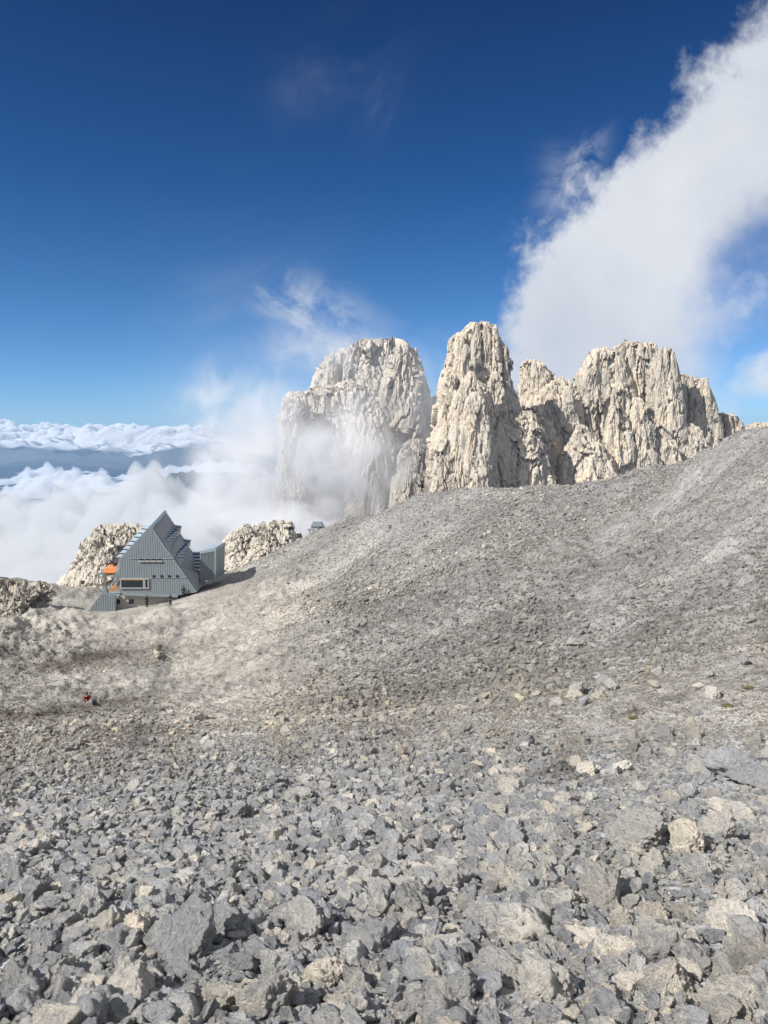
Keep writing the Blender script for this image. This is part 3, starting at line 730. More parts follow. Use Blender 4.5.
# ------------------------------------------------------------------ mountain hut
def poly(pts, Y): return [at(px, py, Y) for px, py in pts]
Z54 = lambda x, y: (80 + x / 5.12, 500 + y / 5.12)
Z96 = lambda x, y: (140 + x / 9.6, 505 + y / 9.6)
YF = 117.0
def hut():
    h = empty('mountain_hut', at(150, 604, YF))
    tag(h, 'grey zinc clad angular mountain hut with stepped folded roof', 'building')
    org = h.location.copy(); inv = Matrix.Translation(-org)
    def fin(mb, name, mt, parent=h):
        bmesh.ops.transform(mb.bm, matrix=inv, verts=mb.bm.verts)
        return mb.build(name, mt, parent)
    front = [Z54(360,130), Z54(598,472), Z54(500,489), Z54(204,478), Z54(172,396), Z54(206,346), Z54(203,302)]
    fp = poly(front, YF)
    mb = MB(); mb.prism(fp, Vector((-.6, 9.0, 0)))
    k_ = MB(); k_.hull([at(px_, py_, YF + .6) for px_, py_ in (Z54(366,150), Z54(585,468), Z54(260,468), Z54(260,300))] +
        [at(px_, py_, YF + 9.5) for px_, py_ in (Z96(300,190), Z96(420,350), Z96(500,470), Z96(560,600), Z96(540,790), Z96(200,790))]); fin(k_, 'core_wall', M['zinc_dark'])
    # raised vertical seams
    import itertools
    def yspan(pxx):
        ys = []
        for i in range(len(front)):
            (x0, y0), (x1, y1) = front[i], front[(i + 1) % len(front)]
            if (x0 - pxx) * (x1 - pxx) < 0: ys.append(y0 + (y1 - y0) * (pxx - x0) / (x1 - x0))
        return sorted(ys)
    x = 115.5
    while x < 196:
        ys = yspan(x)
        if len(ys) >= 2 and ys[-1] - ys[0] > 3:
            a, b = at(x, ys[0] + 1.5, YF), at(x, ys[-1] - .6, YF)
            c = (a + b) / 2; mb.box((c.x, YF - .02, c.z), (.05, .036, a.z - b.z))
        x += 2.35
    fin(mb, 'front_wall', M['zinc'])
    # folded flashings that divide the front
    mb = MB()
    for a, b in ((Z54(250,300), Z54(480,300)), (Z54(360,397), Z54(545,397))):
        p, q = at(*a, YF), at(*b, YF); c = (p + q) / 2; mb.box((c.x, YF - .05, c.z), ((q - p).length, .09, .05))
    fin(mb, 'flashing', M['zinc_light'])
    # roof folds: (name, top ring on the right-hand side)
    def fold(front_a, back_a, back_b, front_b, dy, name, mt):
        """solid wedge whose outer face is the quad front_a, back_a, back_b, front_b (photo spots with own distances)"""
        A, Bq, Cq, D = [at(x, y, Y) for (x, y), Y in (front_a, back_a, back_b, front_b)]
        n = (Bq - A).cross(D - A).normalized()
        if n.x > 0: n = -n
        m = MB(); inn = Vector((.1, .3, -1.3))
        m.hull([A, Bq, Cq, D, A + inn, Bq + inn, Cq + inn, D + inn])
        return m
    slabA = (Z96(100,200), YF + .05), (Z96(238,50), YF + 10), (Z96(335,190), YF + 11), (Z96(225,355), YF + .3)
    slabB = (Z96(275,440), YF + .3), (Z96(388,272), YF + 11), (Z96(425,325), YF + 12), (Z96(330,513), YF + .5)
    slabC = (Z96(385,600), YF + .4), (Z96(467,400), YF + 11), (Z96(507,448), YF + 11.5), (Z96(478,640), YF + 5)
    def seams(q, m, n=9):
        A, Bq, Cq, D = [at(*s, Y) for s, Y in q]
        nn_ = (Bq - A).cross(D - A).normalized(); nn_ = nn_ if nn_.x > 0 or nn_.z > 0 else -nn_
        for i in range(1, n):
            t = i / n
            m.bar(A.lerp(Bq, t) + nn_ * .02, D.lerp(Cq, t) + nn_ * .02, .045, 4)
    for q in (slabA, slabB, slabC):
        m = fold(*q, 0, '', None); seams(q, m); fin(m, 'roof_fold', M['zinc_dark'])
    mb = MB()   # bright ridge edge
    a, b = at(*Z96(102,197), YF), at(*Z96(238,48), YF + 10)
    mb.hull([a, b, a + Vector((.38, 0, -.30)), b + Vector((.38, 0, -.30)), a + Vector((0, .1, -.5)), b + Vector((0, .1, -.5))])
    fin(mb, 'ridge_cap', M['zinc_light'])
    # stepped panel fields between the folds
    def panels(q, n, c0, c1):
        A, Bq, Cq, D = [at(*s, Y) for s, Y in q]     # A front-low-left, B back-top-left, C back-top-right, D front-low-right
        inn = Vector((-.3, .3, -1.3))
        m = MB(); m.hull([A, Bq, Cq, D] + [p + inn for p in (A, Bq, Cq, D)])
        p = fin(m, 'panel_field', M['panel'])
        up = (Bq - A).cross(D - A).normalized(); up = up if up.z > 0 else -up
        s = MB()
        for i in range(n):
            t = (i + .35) / n; w = .36 / n
            q4 = [A.lerp(Bq, t), D.lerp(Cq, min(c0 + c1 * t, 1)), D.lerp(Cq, min(c0 + c1 * (t + w), 1)), A.lerp(Bq, min(t + w, 1))]
            s.hull(q4 + [v + up * .16 for v in q4])
        fin(s, 'roof_slat', M['slat'], p)
        if c0 > .1:
            tr = MB(); q3 = [A, D.lerp(Cq, c0 - .02), D]; tr.hull([v + up * .14 for v in q3] + q3); fin(tr, 'eaves_plate', M['zinc'])
    panels(((Z96(225,355), YF + .3), (Z96(335,190), YF + 11), (Z96(400,200), YF + 11), (Z96(275,440), YF + .2)), 7, .35, .65)
    panels(((Z96(330,515), YF + .5), (Z96(425,325), YF + 12), (Z96(490,335), YF + 12), (Z96(385,600), YF + .3)), 7, .32, .68)
    panels(((Z96(480,640), YF + 6), (Z96(507,450), YF + 12), (Z96(582,447), YF + 12), (Z96(572,650), YF + 6)), 6, .02, .98)
    # infill wall below third field
    m = MB(); m.hull([at(*Z96(385,600), YF + .35), at(*Z96(480,638), YF + 5), at(*Z96(574,650), YF + 6), at(*Z96(568,810), YF + 6), at(*Z96(538,836), YF + .3),
                      at(*Z96(400,600), YF + 8), at(*Z96(480,820), YF + 8), at(*Z96(560,640), YF + 9)]); fin(m, 'side_wall', M['zinc_dark'])
    # right annex
    pts = [Z96(575,470), Z96(725,440), Z96(718,722), Z96(574,730)]
    m = MB(); m.prism(poly(pts, YF + 5), Vector((.3, 6, 0)))
    for i in range(1, 11):
        u = i / 11; p = at(140 + (575 + 148 * u) / 9.6, 505 + (470 - 30 * u) / 9.6 + .2, YF + 5); q = at(140 + (574 + 144 * u) / 9.6, 505 + (706 - 5 * u) / 9.6, YF + 5)
        m.box(((p.x + q.x) / 2, YF + 4.965, (p.z + q.z) / 2), (.05, .066, (p - q).length))
    fin(m, 'annex_wall', M['zinc'])
    m = MB(); m.prism(poly([Z96(575,447), Z96(727,408), Z96(727,441), Z96(575,471)], YF + 4.9), Vector((.3, 6.2, 0))); fin(m, 'annex_parapet', M['zinc_light'])
    m = MB(); m.prism(poly([Z96(719,440), Z96(728,440), Z96(722,702), Z96(713,702)], YF + 4.88), Vector((.1, .2, 0))); fin(m, 'corner_trim', M['zinc_light'])
    # stepped light roof strip on the left of the gable
    a, b = Z54(350,130), Z54(203,300)
    m = MB(); n = 8
    for i in range(n):
        t0, t1 = i / n, (i + 1) / n
        x0, y0 = a[0] + (b[0] - a[0]) * t0, a[1] + (b[1] - a[1]) * t0
        x1, y1 = a[0] + (b[0] - a[0]) * t1, a[1] + (b[1] - a[1]) * t1
        e = [at(x0 + 2.0, y0 + .2, YF + .25), at(x0 - 3.6, y0 - .3, YF + 5), at(x1 - 4.0, y1 - 1.6, YF + 5), at(x1 + 2.2 + 4.5 * t1, y1 - .6, YF + .25)]
        m.hull(e + [p + Vector((.8, .6, -.9)) for p in e])
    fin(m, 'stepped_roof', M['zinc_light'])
    # lower left wall under the stepped roof
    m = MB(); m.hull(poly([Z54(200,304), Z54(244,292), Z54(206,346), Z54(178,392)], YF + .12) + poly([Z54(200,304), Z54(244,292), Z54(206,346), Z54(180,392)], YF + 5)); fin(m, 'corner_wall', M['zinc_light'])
    # long window
    def frame(x0, y0, x1, y1, w=.18, name='window', timber=False, Y=YF):
        a, b = at(*Z54(x0, y0), Y), at(*Z54(x1, y1), Y)
        f = MB(); cx, cz = (a.x + b.x) / 2, (a.z + b.z) / 2; W, H = b.x - a.x, a.z - b.z
        f.box((cx, Y - .12, a.z - w / 2), (W, .2, w)); f.box((cx, Y - .12, b.z + w / 2), (W, .2, w))
        f.box((a.x + w / 2, Y - .09, cz), (w, .2, H - 2 * w)); f.box((b.x - w / 2, Y - .09, cz), (w, .2, H - 2 * w))
        fr = fin(f, name, M['white'])
        g_ = MB(); g_.box((cx, Y - .10, cz), (W - 2 * w, .05, H - 2 * w)); fin(g_, 'pane', M['glass'], fr)
        if timber:
            t_ = MB(); t_.box((cx, Y - .15, a.z - w - .08), (W - 2 * w - .02, .08, .14)); fin(t_, 'timber_lining', M['timber'], fr)
        return fr
    frame(208, 401, 330, 452, .12, 'window', True); frame(331, 401, 354, 452, .12)
    for i in range(4):
        a, b = at(*Z54(305 + i * 31, 300), YF), at(*Z54(325 + i * 31, 309), YF)
        m = MB(); m.box(((a.x + b.x) / 2, YF - .07, (a.z + b.z) / 2), (b.x - a.x, .12, a.z - b.z)); w_ = fin(m, 'window', M['glass'])
        m = MB(); m.box(((a.x + b.x) / 2, YF - .12, b.z - .11), (b.x - a.x + .22, .24, .18)); fin(m, 'sill', M['white'], w_)
    for i in range(4):
        m = MB(); a = at(*Z54(378 + i * 40, 390), YF); m.box((a.x, YF - .06, a.z), (.36, .14, .36)); fin(m, 'small_window', M['glass'])
    # lower storey
    low = [Z54(180,480), Z54(500,490), Z54(500,512), Z54(350,550), Z54(180,572)]
    m = MB(); m.prism(poly(low, YF + .9), Vector((0, 6, 0))); fin(m, 'lower_wall', M['concrete'])
    m = MB(); m.prism(poly([Z54(204,474), Z54(500,486), Z54(500,498), Z54(350,494), Z54(204,488)], YF - .15), Vector((0, 1.0, 0))); fin(m, 'fascia', M['zinc'])
    m = MB(); m.prism(poly([Z54(132,444), Z54(140,478), Z54(204,482), Z54(182,490), Z54(182,572), Z54(38,576)], YF - .5), Vector((0, .5, 0)))
    for i in range(12):
        px0 = 48 + i * 11.5
        top = 576 - (px0 - 38) * 1.35 if px0 < 132 else 486
        a, b = at(*Z54(px0, max(top, 482)), YF - .5), at(*Z54(px0, 572), YF - .5); m.box((a.x, YF - .53, (a.z + b.z) / 2), (.05, .056, a.z - b.z))
    fin(m, 'ramp_wall', M['zinc'])
    for x0 in (181, 250):
        m = MB(); a, b = at(*Z54(x0, 509), YF + .9), at(*Z54(x0 + 25, 531), YF + .9); m.box(((a.x + b.x) / 2, YF + .86, (a.z + b.z) / 2), (b.x - a.x, .12, a.z - b.z)); fin(m, 'basement_window', M['glass'])
    # timber stair wedge left of the long window
    m = MB(); m.hull(poly([Z54(206,404), Z54(206,468), Z54(142,468)], YF + .6) + poly([Z54(200,404), Z54(200,468), Z54(142,468)], YF + 2)); fin(m, 'stair_screen', M['timber'])
    m = MB(); m.bar(at(*Z54(132, 470), YF - .3), at(*Z54(190, 398), YF - .3), .09); m.bar(at(*Z54(140, 473), YF - .3), at(*Z54(206, 473), YF - .3), .09); fin(m, 'handrail', M['zinc_light'])
    # chimney-like roof rail
    return h
hut()

# terrace with orange cloth
def terrace():
    p = at(111, 574, 124.0)
    t = empty('terrace', p); tag(t, 'grey steel viewing terrace left of the hut below the knoll', 'terrace')
    m = MB(); m.box((0, 0, .2), (3.6, 3.0, .18)); m.build('deck', M['metal'], t)
    for sx in (-1.6, 1.6):
        for sy in (-1.3, 1.3):
            m = MB(); m.bar((sx, sy, .1), (sx, sy, -3.2), .10); m.build('leg', M['metal'], t)
    m = MB()
    for sx in (-1.7, 0, 1.7): m.bar((sx, -1.4, .2), (sx, -1.4, 1.3), .04)
    m.bar((-1.7, -1.4, 1.3), (1.7, -1.4, 1.3), .04); m.bar((-1.7, -1.4, .8), (1.7, -1.4, .8), .03); m.build('railing', M['metal'], t)
    c = empty('awning', at(111, 570, 123.0)); tag(c, 'orange slanting awning on posts over the terrace beside the hut', 'awning')
    org = at(111, 570, 123.0)
    m = MB(); q = [at(*Z54(x, y), Y) - org for x, y, Y in ((118,372,121.5), (126,352,124), (150,330,126), (203,330,126), (198,350,123), (176,372,121.5))]
    m.hull(q + [v + Vector((0, .1, -.22)) for v in q]); m.build('cloth', M['orange'], c)
    for v in (q[0], q[2], q[4], q[5]):
        m = MB(); m.bar(v, v + Vector((0, 0, -1.9)), .05); m.build('post', M['metal'], c)
terrace()

# small refuge on the far crest
def refuge():
    Y = 176.0
    t = empty('small_refuge', at(317, 530.8, Y)); tag(t, 'tiny silver mountain refuge on stilts on the distant crest under the misty massif', 'hut')
    s = Y / F
    m = MB(); m.hull([(-4*s,-4*s,9*s),(4.5*s,-4*s,9*s),(4.5*s,4*s,9*s),(-4*s,4*s,9*s),(-6*s,-5*s,5*s),(6*s,-5*s,5*s),(6*s,5*s,5*s),(-6*s,5*s,5*s)]); m.build('roof', M['zinc'], t)
    m = MB(); m.box((0, 0, 3.2*s), (12*s, 8*s, 3.6*s)); m.build('wall', M['white'], t)
    m = MB(); m.box((1.3*s, -4.2*s, 3.8*s), (1.8*s, .6*s, 4.6*s)); m.build('door', M['zinc_dark'], t)
    m = MB(); m.box((4.0*s, -4.2*s, 4.1*s), (2.4*s, .4*s, 1.0*s)); m.build('window', M['glass'], t)
    m = MB(); m.box((-6.2*s, -3*s, 1.7*s), (6*s, 5*s, 1.3*s)); m.build('deck', M['zinc_dark'], t)
    m = MB(); m.hull([(7.5*s,-4.4*s,1*s),(9.4*s,-4.4*s,1*s),(4.8*s,-4.4*s,9*s),(5.6*s,-4.4*s,8.5*s),(7.5*s,4*s,1*s),(9.4*s,4*s,1*s),(4.8*s,4*s,9*s)]); m.build('buttress', M['zinc_dark'], t)
    for x in (-7*s, -3*s, 4*s):
        m = MB(); m.bar((x, -3*s, 1.5*s), (x, -3*s, -5*s), .12); m.build('leg', M['metal'], t)
refuge()

# ------------------------------------------------------------------ people
def skin_mesh(name, verts, edges, radii, root, mt, parent, lvl=2):
    me = bpy.data.meshes.new(name); me.from_pydata(verts, edges, []); 
    o = bpy.data.objects.new(name + '_src', me); COL.objects.link(o)
    o.modifiers.new('s', 'SKIN'); sub = o.modifiers.new('d', 'SUBSURF'); sub.levels = lvl; sub.render_levels = lvl
    for i, v in enumerate(me.skin_vertices[0].data):
        r = radii[i]; v.radius = r if isinstance(r, tuple) else (r, r); v.use_root = (i == root)
    dg = bpy.context.evaluated_depsgraph_get(); dg.update()
    nm = bpy.data.meshes.new_from_object(o.evaluated_get(dg)); nm.name = name
    bpy.data.objects.remove(o)
    for p in nm.polygons: p.use_smooth = True
    nm.materials.clear(); nm.materials.append(mt)
    return link(name, nm, None, parent)
def person(loc, rz, jacket, trousers, label, pose='stand', pack=None, group='hikers', s=1.0):
    t = empty('person', loc, rz); t.scale = (s, s, s); tag(t, label, 'person', group)
    if pose == 'sit':
        hp, kn, an = .30, [(-.13,-.42,.52),(.13,-.42,.50)], [(-.14,-.62,.10),(.14,-.66,.10)]
        hips = (0,0,.22); chest = (0,-.10,.58); neck = (0,-.13,.73); head = (0,-.17,.88)
        sh = [(-.19,-.10,.66),(.19,-.10,.66)]; el = [(-.26,-.30,.50),(.26,-.30,.50)]; wr = [(-.12,-.46,.56),(.12,-.46,.54)]
    else:
        st = .14 if pose == 'walk' else .03
        hips = (0,0,.93); chest = (0,-.02,1.28); neck = (0,-.03,1.47); head = (0,-.05,1.62)
        kn = [(-.10,-st,.50),(.10,st*.6,.50)]; an = [(-.11,-st*1.1,.09),(.11,st*1.6,.09)]
        sh = [(-.19,-.02,1.40),(.19,-.02,1.40)]; el = [(-.27,.06,1.14),(.27,-.02,1.14)]; wr = [(-.24,-.14,.95),(.26,-.16,.97)]
        if pose == 'wave': el[1] = (.36,-.06,1.24); wr[1] = (.30,-.20,1.42)
    V = [hips, chest, neck, head, (head[0], head[1], head[2] + .09)]; E = [(0,1),(1,2),(2,3),(3,4)]; Rr = [(.12,.10),(.13,.10),.055,.085,.05]
    for i in (0, 1):
        b = len(V); V += [sh[i], el[i], wr[i], tuple(np.array(wr[i]) + np.array((0, -.05, -.09)))]; E += [(1,b),(b,b+1),(b+1,b+2),(b+2,b+3)]; Rr += [.055,.042,.03,.035]
        b = len(V); hx = (-.09 if i == 0 else .09, hips[1], hips[2] - .05)
        foot = (an[i][0], an[i][1] - .17, .045)
        V += [hx, kn[i], an[i], foot]; E += [(0,b),(b,b+1),(b+1,b+2),(b+2,b+3)]; Rr += [.085,.058,.042,.04]
    skin_mesh('body', V, E, Rr, 0, M['skin'], t)
    J = [(hips[0],hips[1],hips[2]+.02), chest, (neck[0],neck[1],neck[2]-.04)]; JE = [(0,1),(1,2)]; JR = [(.21,.17),(.23,.18),.10]
    for i in (0, 1):
        b = len(J); J += [sh[i], el[i], tuple(np.array(wr[i]) * .96 + np.array(el[i]) * .04)]; JE += [(1,b),(b,b+1),(b+1,b+2)]; JR += [.095,.08,.065]
    skin_mesh('jacket', J, JE, JR, 0, M[jacket], t)
    T = [hips]; TE = []; TR = [(.18,.15)]
    for i in (0, 1):
        b = len(T); T += [(-.09 if i == 0 else .09, hips[1], hips[2] - .06), kn[i], (an[i][0], an[i][1], an[i][2] + .03)]; TE += [(0,b),(b,b+1),(b+1,b+2)]; TR += [.12,.095,.08]
    skin_mesh('trousers', T, TE, TR, 0, M[trousers], t)
    for i in (0, 1):
        m = MB(); m.ball((an[i][0], an[i][1] - .07, .05), (.055, .145, .055), 2); m.build('boot', M['black'], t, True)
    m = MB(); m.ball((head[0], head[1] + .018, head[2] + .055), (.10, .112, .105), 3); m.build('hair', M['hair'], t, True)
    if pack:
        m = MB(); m.hull([(x * .15, y, z) for x in (-1, 1) for y, z in ((.10, chest[2] - .22), (.28, chest[2] - .20), (.26, chest[2] + .14), (.10, chest[2] + .22))]); m.build('backpack', M[pack], t)
    return t
def on_ground(px, py, Y0, Y1):
    """the slope point seen at that spot, between two distances"""
    Ys = np.linspace(Y0, Y1, 400); d = at(px, py, 1.0)
    X = d.x * Ys; Z = d.z * Ys; g = height(X, Ys); k = int(np.argmin(np.abs(g - Z)))
    return Vector((X[k], Ys[k], g[k]))
person(on_ground(147, 606.5, 100, 116), 2.6, 'black', 'black', 'hiker in black with one arm raised below the hut, leftmost of three', 'wave', 'black', 'hikers in front of the hut', 1.08)
person(on_ground(170.5, 606, 100, 116), 0.4, 'navy', 'black', 'hiker in dark blue standing below the hut, middle of three', 'stand', 'black', 'hikers in front of the hut', 1.05)
person(on_ground(183.5, 598, 100, 117), 3.0, 'black', 'black', 'hiker in black nearest the lower right corner of the hut front', 'walk', 'black', 'hikers in front of the hut', 1.1)
person(on_ground(87, 705, 44, 70), 0.6, 'red', 'black', 'seated hiker in a red jacket resting on the sandy scree', 'sit', None, 'hikers resting')
def drop(x, y, zhint, objs):
    dg = bpy.context.evaluated_depsgraph_get(); dg.update()
    ok, hit, *_ = S.ray_cast(dg, Vector((x, y, zhint)), Vector((0, 0, -1)))
    return hit if ok else Vector((x, y, zhint))
for px, py, Y, rz, lab, jk, tr in ((104.2, 520, 166.5, .5, 'distant hiker on the pale knoll left of the hut, leftmost of three', 'navy', 'black'),
                               (109.5, 520, 167.5, 2.4, 'distant hiker on the pale knoll left of the hut, middle of three', 'olive', 'black'),
                               (112.8, 520, 167.8, 1.2, 'distant hiker on the pale knoll left of the hut, rightmost of three', 'black', 'olive'),
                               (264.5, 520, 190, 1.0, 'distant lone hiker on the pale path right of the hut', 'black', 'black')):
    q = at(px, py, Y); h = drop(q.x, Y, q.z + 8, None)
    person(h, rz, jk, tr, lab, 'walk' if px > 200 else 'stand', None, 'distant hikers on the knolls')
tp = at(111, 574, 124.0)
person(Vector((tp.x + .5, tp.y + .6, tp.z + .30)), .3, 'black', 'navy', 'visitor standing on the steel terrace by the orange awning', 'stand', None, 'visitors on the terrace')
# rucksack beside the seated hiker
def rucksack():
    p = on_ground(94.5, 704, 44, 72); t = empty('rucksack', p, .4); t.scale = (.7, .7, .7); tag(t, 'black rucksack lying right of the seated red hiker', 'rucksack')
    m = MB(); m.hull([(x * .22, y * .16, z) for x in (-1, 1) for y, z in ((-1, .02), (1, .02), (-.8, .38), (.8, .42), (0, .5))]); m.build('bag', M['black'], t)
    m = MB(); m.box((0, -.17, .2), (.26, .06, .2)); m.build('pocket', M['navy'], t)
rucksack()
# weathered beam lying on the scree
def beam():
    p = on_ground(201, 721, 22, 50); t = empty('wooden_beam', p + Vector((0, 0, .12)), .05)
    tag(t, 'short dark weathered beam lying on the scree below the trail', 'beam')
    w = 13 / F * p.y
    m = MB(); m.box((0, 0, 0), (w, .16, .11)); bmesh.ops.bevel(m.bm, geom=m.bm.edges, offset=.012, segments=1); m.build('timber', M['oldwood'], t)
beam()
# cairn by the trail
def cairn():
    p = on_ground(159, 661, 60, 95); t = empty('cairn', p); tag(t, 'pointed stone cairn beside the worn trail below the hut', 'cairn')
    z = 0; w = 1.9
    for i in range(6):
        o = bpy.data.objects.new('stone', SB[(i * 5) % 16]); COL.objects.link(o); o.parent = t
        o.location = (.06 * math.sin(i * 2.1), .05 * math.cos(i), z + w * .16); o.scale = (w, w * .9, w * .62); o.rotation_euler = (.1, -.1, i * 1.7)
        o['tint'] = (.29, .265, .24); z += w * .26; w *= .80
cairn()
# moss cushions
def moss(px, py, w, label):
    p = on_ground(px, py, 6, 40); V, Fc = ICO[4]
    size = w / F * p.length
    V = V * (1 + .35 * fbm(V * 2.2 + px, 3)[:, None] + .10 * fbm(V * 9 + px, 3)[:, None]) * np.array([size / 2, size / 3, size * .13])
    o = link('moss_cushion', mesh_np('moss_cushion', V, Fc), M['moss']); o.location = p + Vector((0, 0, size * .05)); tag(o, label, 'moss', 'moss cushions in the scree')
moss(473, 770, 13, 'dark olive moss cushion above the beige rock in the middle foreground')
moss(466, 757, 8, 'small yellow green moss tuft just above the moss cushion')
moss(727, 706, 10, 'ochre moss tuft on the right slope near the edge')
moss(634, 719, 10, 'brown moss tuft under a dark ledge on the right slope')
moss(750, 688, 9, 'small olive moss tuft on the right slope, highest of them')

# ------------------------------------------------------------------ valley, far hills, cloud sea
def sheet(name, x0, x1, y0, y1, nx, ny, fz, mt, thick=None, **tg):
    ys = np.exp(np.linspace(math.log(y0), math.log(y1), ny)); us = np.linspace(x0, x1, nx)
    U, Yg = np.meshgrid(us, ys); X = U * Yg
    z = fz(X.ravel(), Yg.ravel()); V = np.stack([X.ravel(), Yg.ravel(), z], 1); Fc = grid_faces(ny, nx)[:, ::-1]
    if thick is not None:
        n = len(V); Vb = V.copy(); Vb[:, 2] = thick(V[:, 0], V[:, 1]) if callable(thick) else thick; V[:, 2] = np.maximum(V[:, 2], Vb[:, 2] + .04)
        idx = np.arange(n).reshape(ny, nx)
        ring = np.concatenate([idx[0, :], idx[1:, -1], idx[-1, -2::-1], idx[-2:0:-1, 0]])
        nxt = np.roll(ring, -1)
        side = np.stack([ring, ring + n, nxt + n, nxt], 1)[:, ::-1]
        V = np.concatenate([V, Vb]); Fc = np.concatenate([Fc, Fc[:, ::-1] + n, side])
    me = mesh_np(name, V, Fc)
    bm = bmesh.new(); bm.from_mesh(me); bmesh.ops.recalc_face_normals(bm, faces=bm.faces); bm.to_mesh(me); bm.free()
    for p in me.polygons: p.use_smooth = True
    o = link(name, me, mt); tag(o, **tg); return o
M['valley'] = cliff_mat('forested_valley', C4(.07, .08, .075), C4(.10, .105, .10), C4(.17, .165, .15), .05)
def zval(x, y):
    q = np.stack([x, y, 0 * x], 1)
    z = -1250 + 330 * fbm(q / 3200, 5, .5, off=5)
    for px, py, Y, w, sg in ((152, 474, 4300, 330, .6), (110, 484, 3900, 420, .8), (2, 490, 3300, 230, .5), (185, 470, 5200, 500, .8)):
        p = at(px, py, Y); d2 = ((x - p.x) / w) ** 2 + ((y - p.y) / (w * 1.4)) ** 2
        z = np.maximum(z, (p.z + 1300) * np.exp(-d2) - 1300 + 60 * fbm(q / 260, 5, .55, off=9) * np.exp(-d2))
    return z
sheet('terrain', -3.4, 3.4, 330, 60000, 420, 420, zval, M['valley'], label='dark forested valley and hills far below', kind='structure')

def vol(name, dens, col, g=.2, shape=None):
    m = bpy.data.materials.new(name); m.use_nodes = True; t = NT(m.node_tree)
    for n in list(t.n): t.n.remove(n)
    out = t.new('ShaderNodeOutputMaterial'); v = t.new('ShaderNodeVolumePrincipled')
    v.inputs['Color'].default_value = col; v.inputs['Anisotropy'].default_value = g
    if shape is None: v.inputs['Density'].default_value = dens
    else: t.put(v.inputs['Density'], shape(t))
    t.l.new(v.outputs[0], out.inputs['Volume']); return m
def billow(q, o, octs=5):
    s = 0; a = 1; p = q
    for k in range(octs):
        s = s + a * (3.2 * np.abs(noise(p + o)) - .75); p = p * 2.07 + 5; a *= .5
    return s
def zsea(x, y):
    u = x / y; q = np.stack([x, y, 0 * x], 1)
    top = np.interp(y, [330, 600, 1200, 2400, 3600, 4600, 6000], [-140, -172, -205, -245, -320, -450, -740])
    top = top + 30 * sst(u, -.42, -.22) * (1 - sst(y, 700, 2200)) * (1 - sst(u, -.16, -.06)) + 90 * np.exp(-((u + .42) / .12) ** 2) * np.exp(-((y - 2600) / 1200) ** 2)
    wig = (billow(q / 300, 3, 6) - .45) * 46 * np.clip(y / 1500, .4, 1.5) + 110 * fbm(q / 1500, 2, off=77) * sst(y, 600, 2600)
    gap = 260 * np.exp(-(((x + 1180) / 420) ** 2 + ((y - 3800) / 800) ** 2)) + 200 * np.exp(-(((x + 1650) / 260) ** 2 + ((y - 3100) / 420) ** 2))
    return np.minimum(top + wig - gap, -80)
M['fog'] = vol('valley_cloud', .011, C4(.78, .79, .805), .0)
sheet('valley_cloud', -.95, .45, 330, 6000, 300, 300, zsea, M['fog'], thick=-900, label='sea of soft white cloud filling the valley', kind='stuff')
def bbank(x, y): return -330 + 170 * fbm(np.stack([x / 2600, y / 2600, 0 * x], 1), 4, .6, off=71) + 90 * fbm(np.stack([x / 500, y / 500, 0 * x], 1), 3, .6, off=21)
def zbank(x, y):
    q = np.stack([x, y, 0 * x], 1)
    z = -90 + 125 * billow(q / 900, 8, 6) + 120 * fbm(q / 7000, 2, off=31) - 900 * sst(x / y, -.26, -.13)
    edge = sst(y, 12700, 14500) * (1 - sst(y, 18000, 26000))
    b_ = bbank(x, y); return np.maximum(b_ + (z - b_) * edge, b_ + .04)
M['bank'] = vol('cumulus', .03, C4(.90, .91, .925), .0)

def haze():
    m = MB(); m.box((0, 5400, -730), (24000, 12800, 1760)); o = m.build('haze', vol('thin_air', 4.5e-5, C4(.42, .66, 1.0), .2)); tag(o, 'thin blue mountain air', kind='stuff')
haze()
def mist(name, px, py, Y, rx, ry, rz, dens, seed, label, n_sc=2.2):
    def shape(t):
        tc = t.new('ShaderNodeTexCoord').outputs['Object']
        d = t.vm('LENGTH', tc, out=1)
        n = t.noise(t.vm('ADD', tc, (seed * 3.1, seed * 1.7, 0)), n_sc, 4, .55, .6)
        e = t.m('ADD', t.m('SUBTRACT', 1.0, d), t.rng(n, .3, .7, -.42, .42))
        return t.m('MULTIPLY', t.step(e, .18, 1.0), dens)
    V, Fc = ICO[4]
    o = link(name, mesh_np(name, V * 1.0, Fc), vol(name, dens, C4(.90, .905, .925), .1, shape))
    o.location = at(px, py, Y); o.scale = (rx, ry, rz); tag(o, label, kind='stuff'); return o
mist('mist', 338, 470, 640, 72, 60, 70, .058, 1, 'soft mist drifting across the foot of the pale massif')
mist('mist', 248, 475, 640, 82, 90, 112, .036, 2, 'mist rising left of the pale massif')
mist('mist', 330, 352, 800, 50, 45, 42, .018, 3, 'thin veil of mist over the dome of the massif')
mist('mist', 350, 415, 690, 115, 50, 95, .0065, 6, 'faint veil of mist before the whole pale massif', 1.4)
mist('mist', 430, 410, 700, 34, 40, 75, .010, 4, 'faint mist between massif and tower')
mist('mist', 285, 530, 560, 70, 60, 30, .040, 5, 'low mist behind the crest with the tiny refuge')

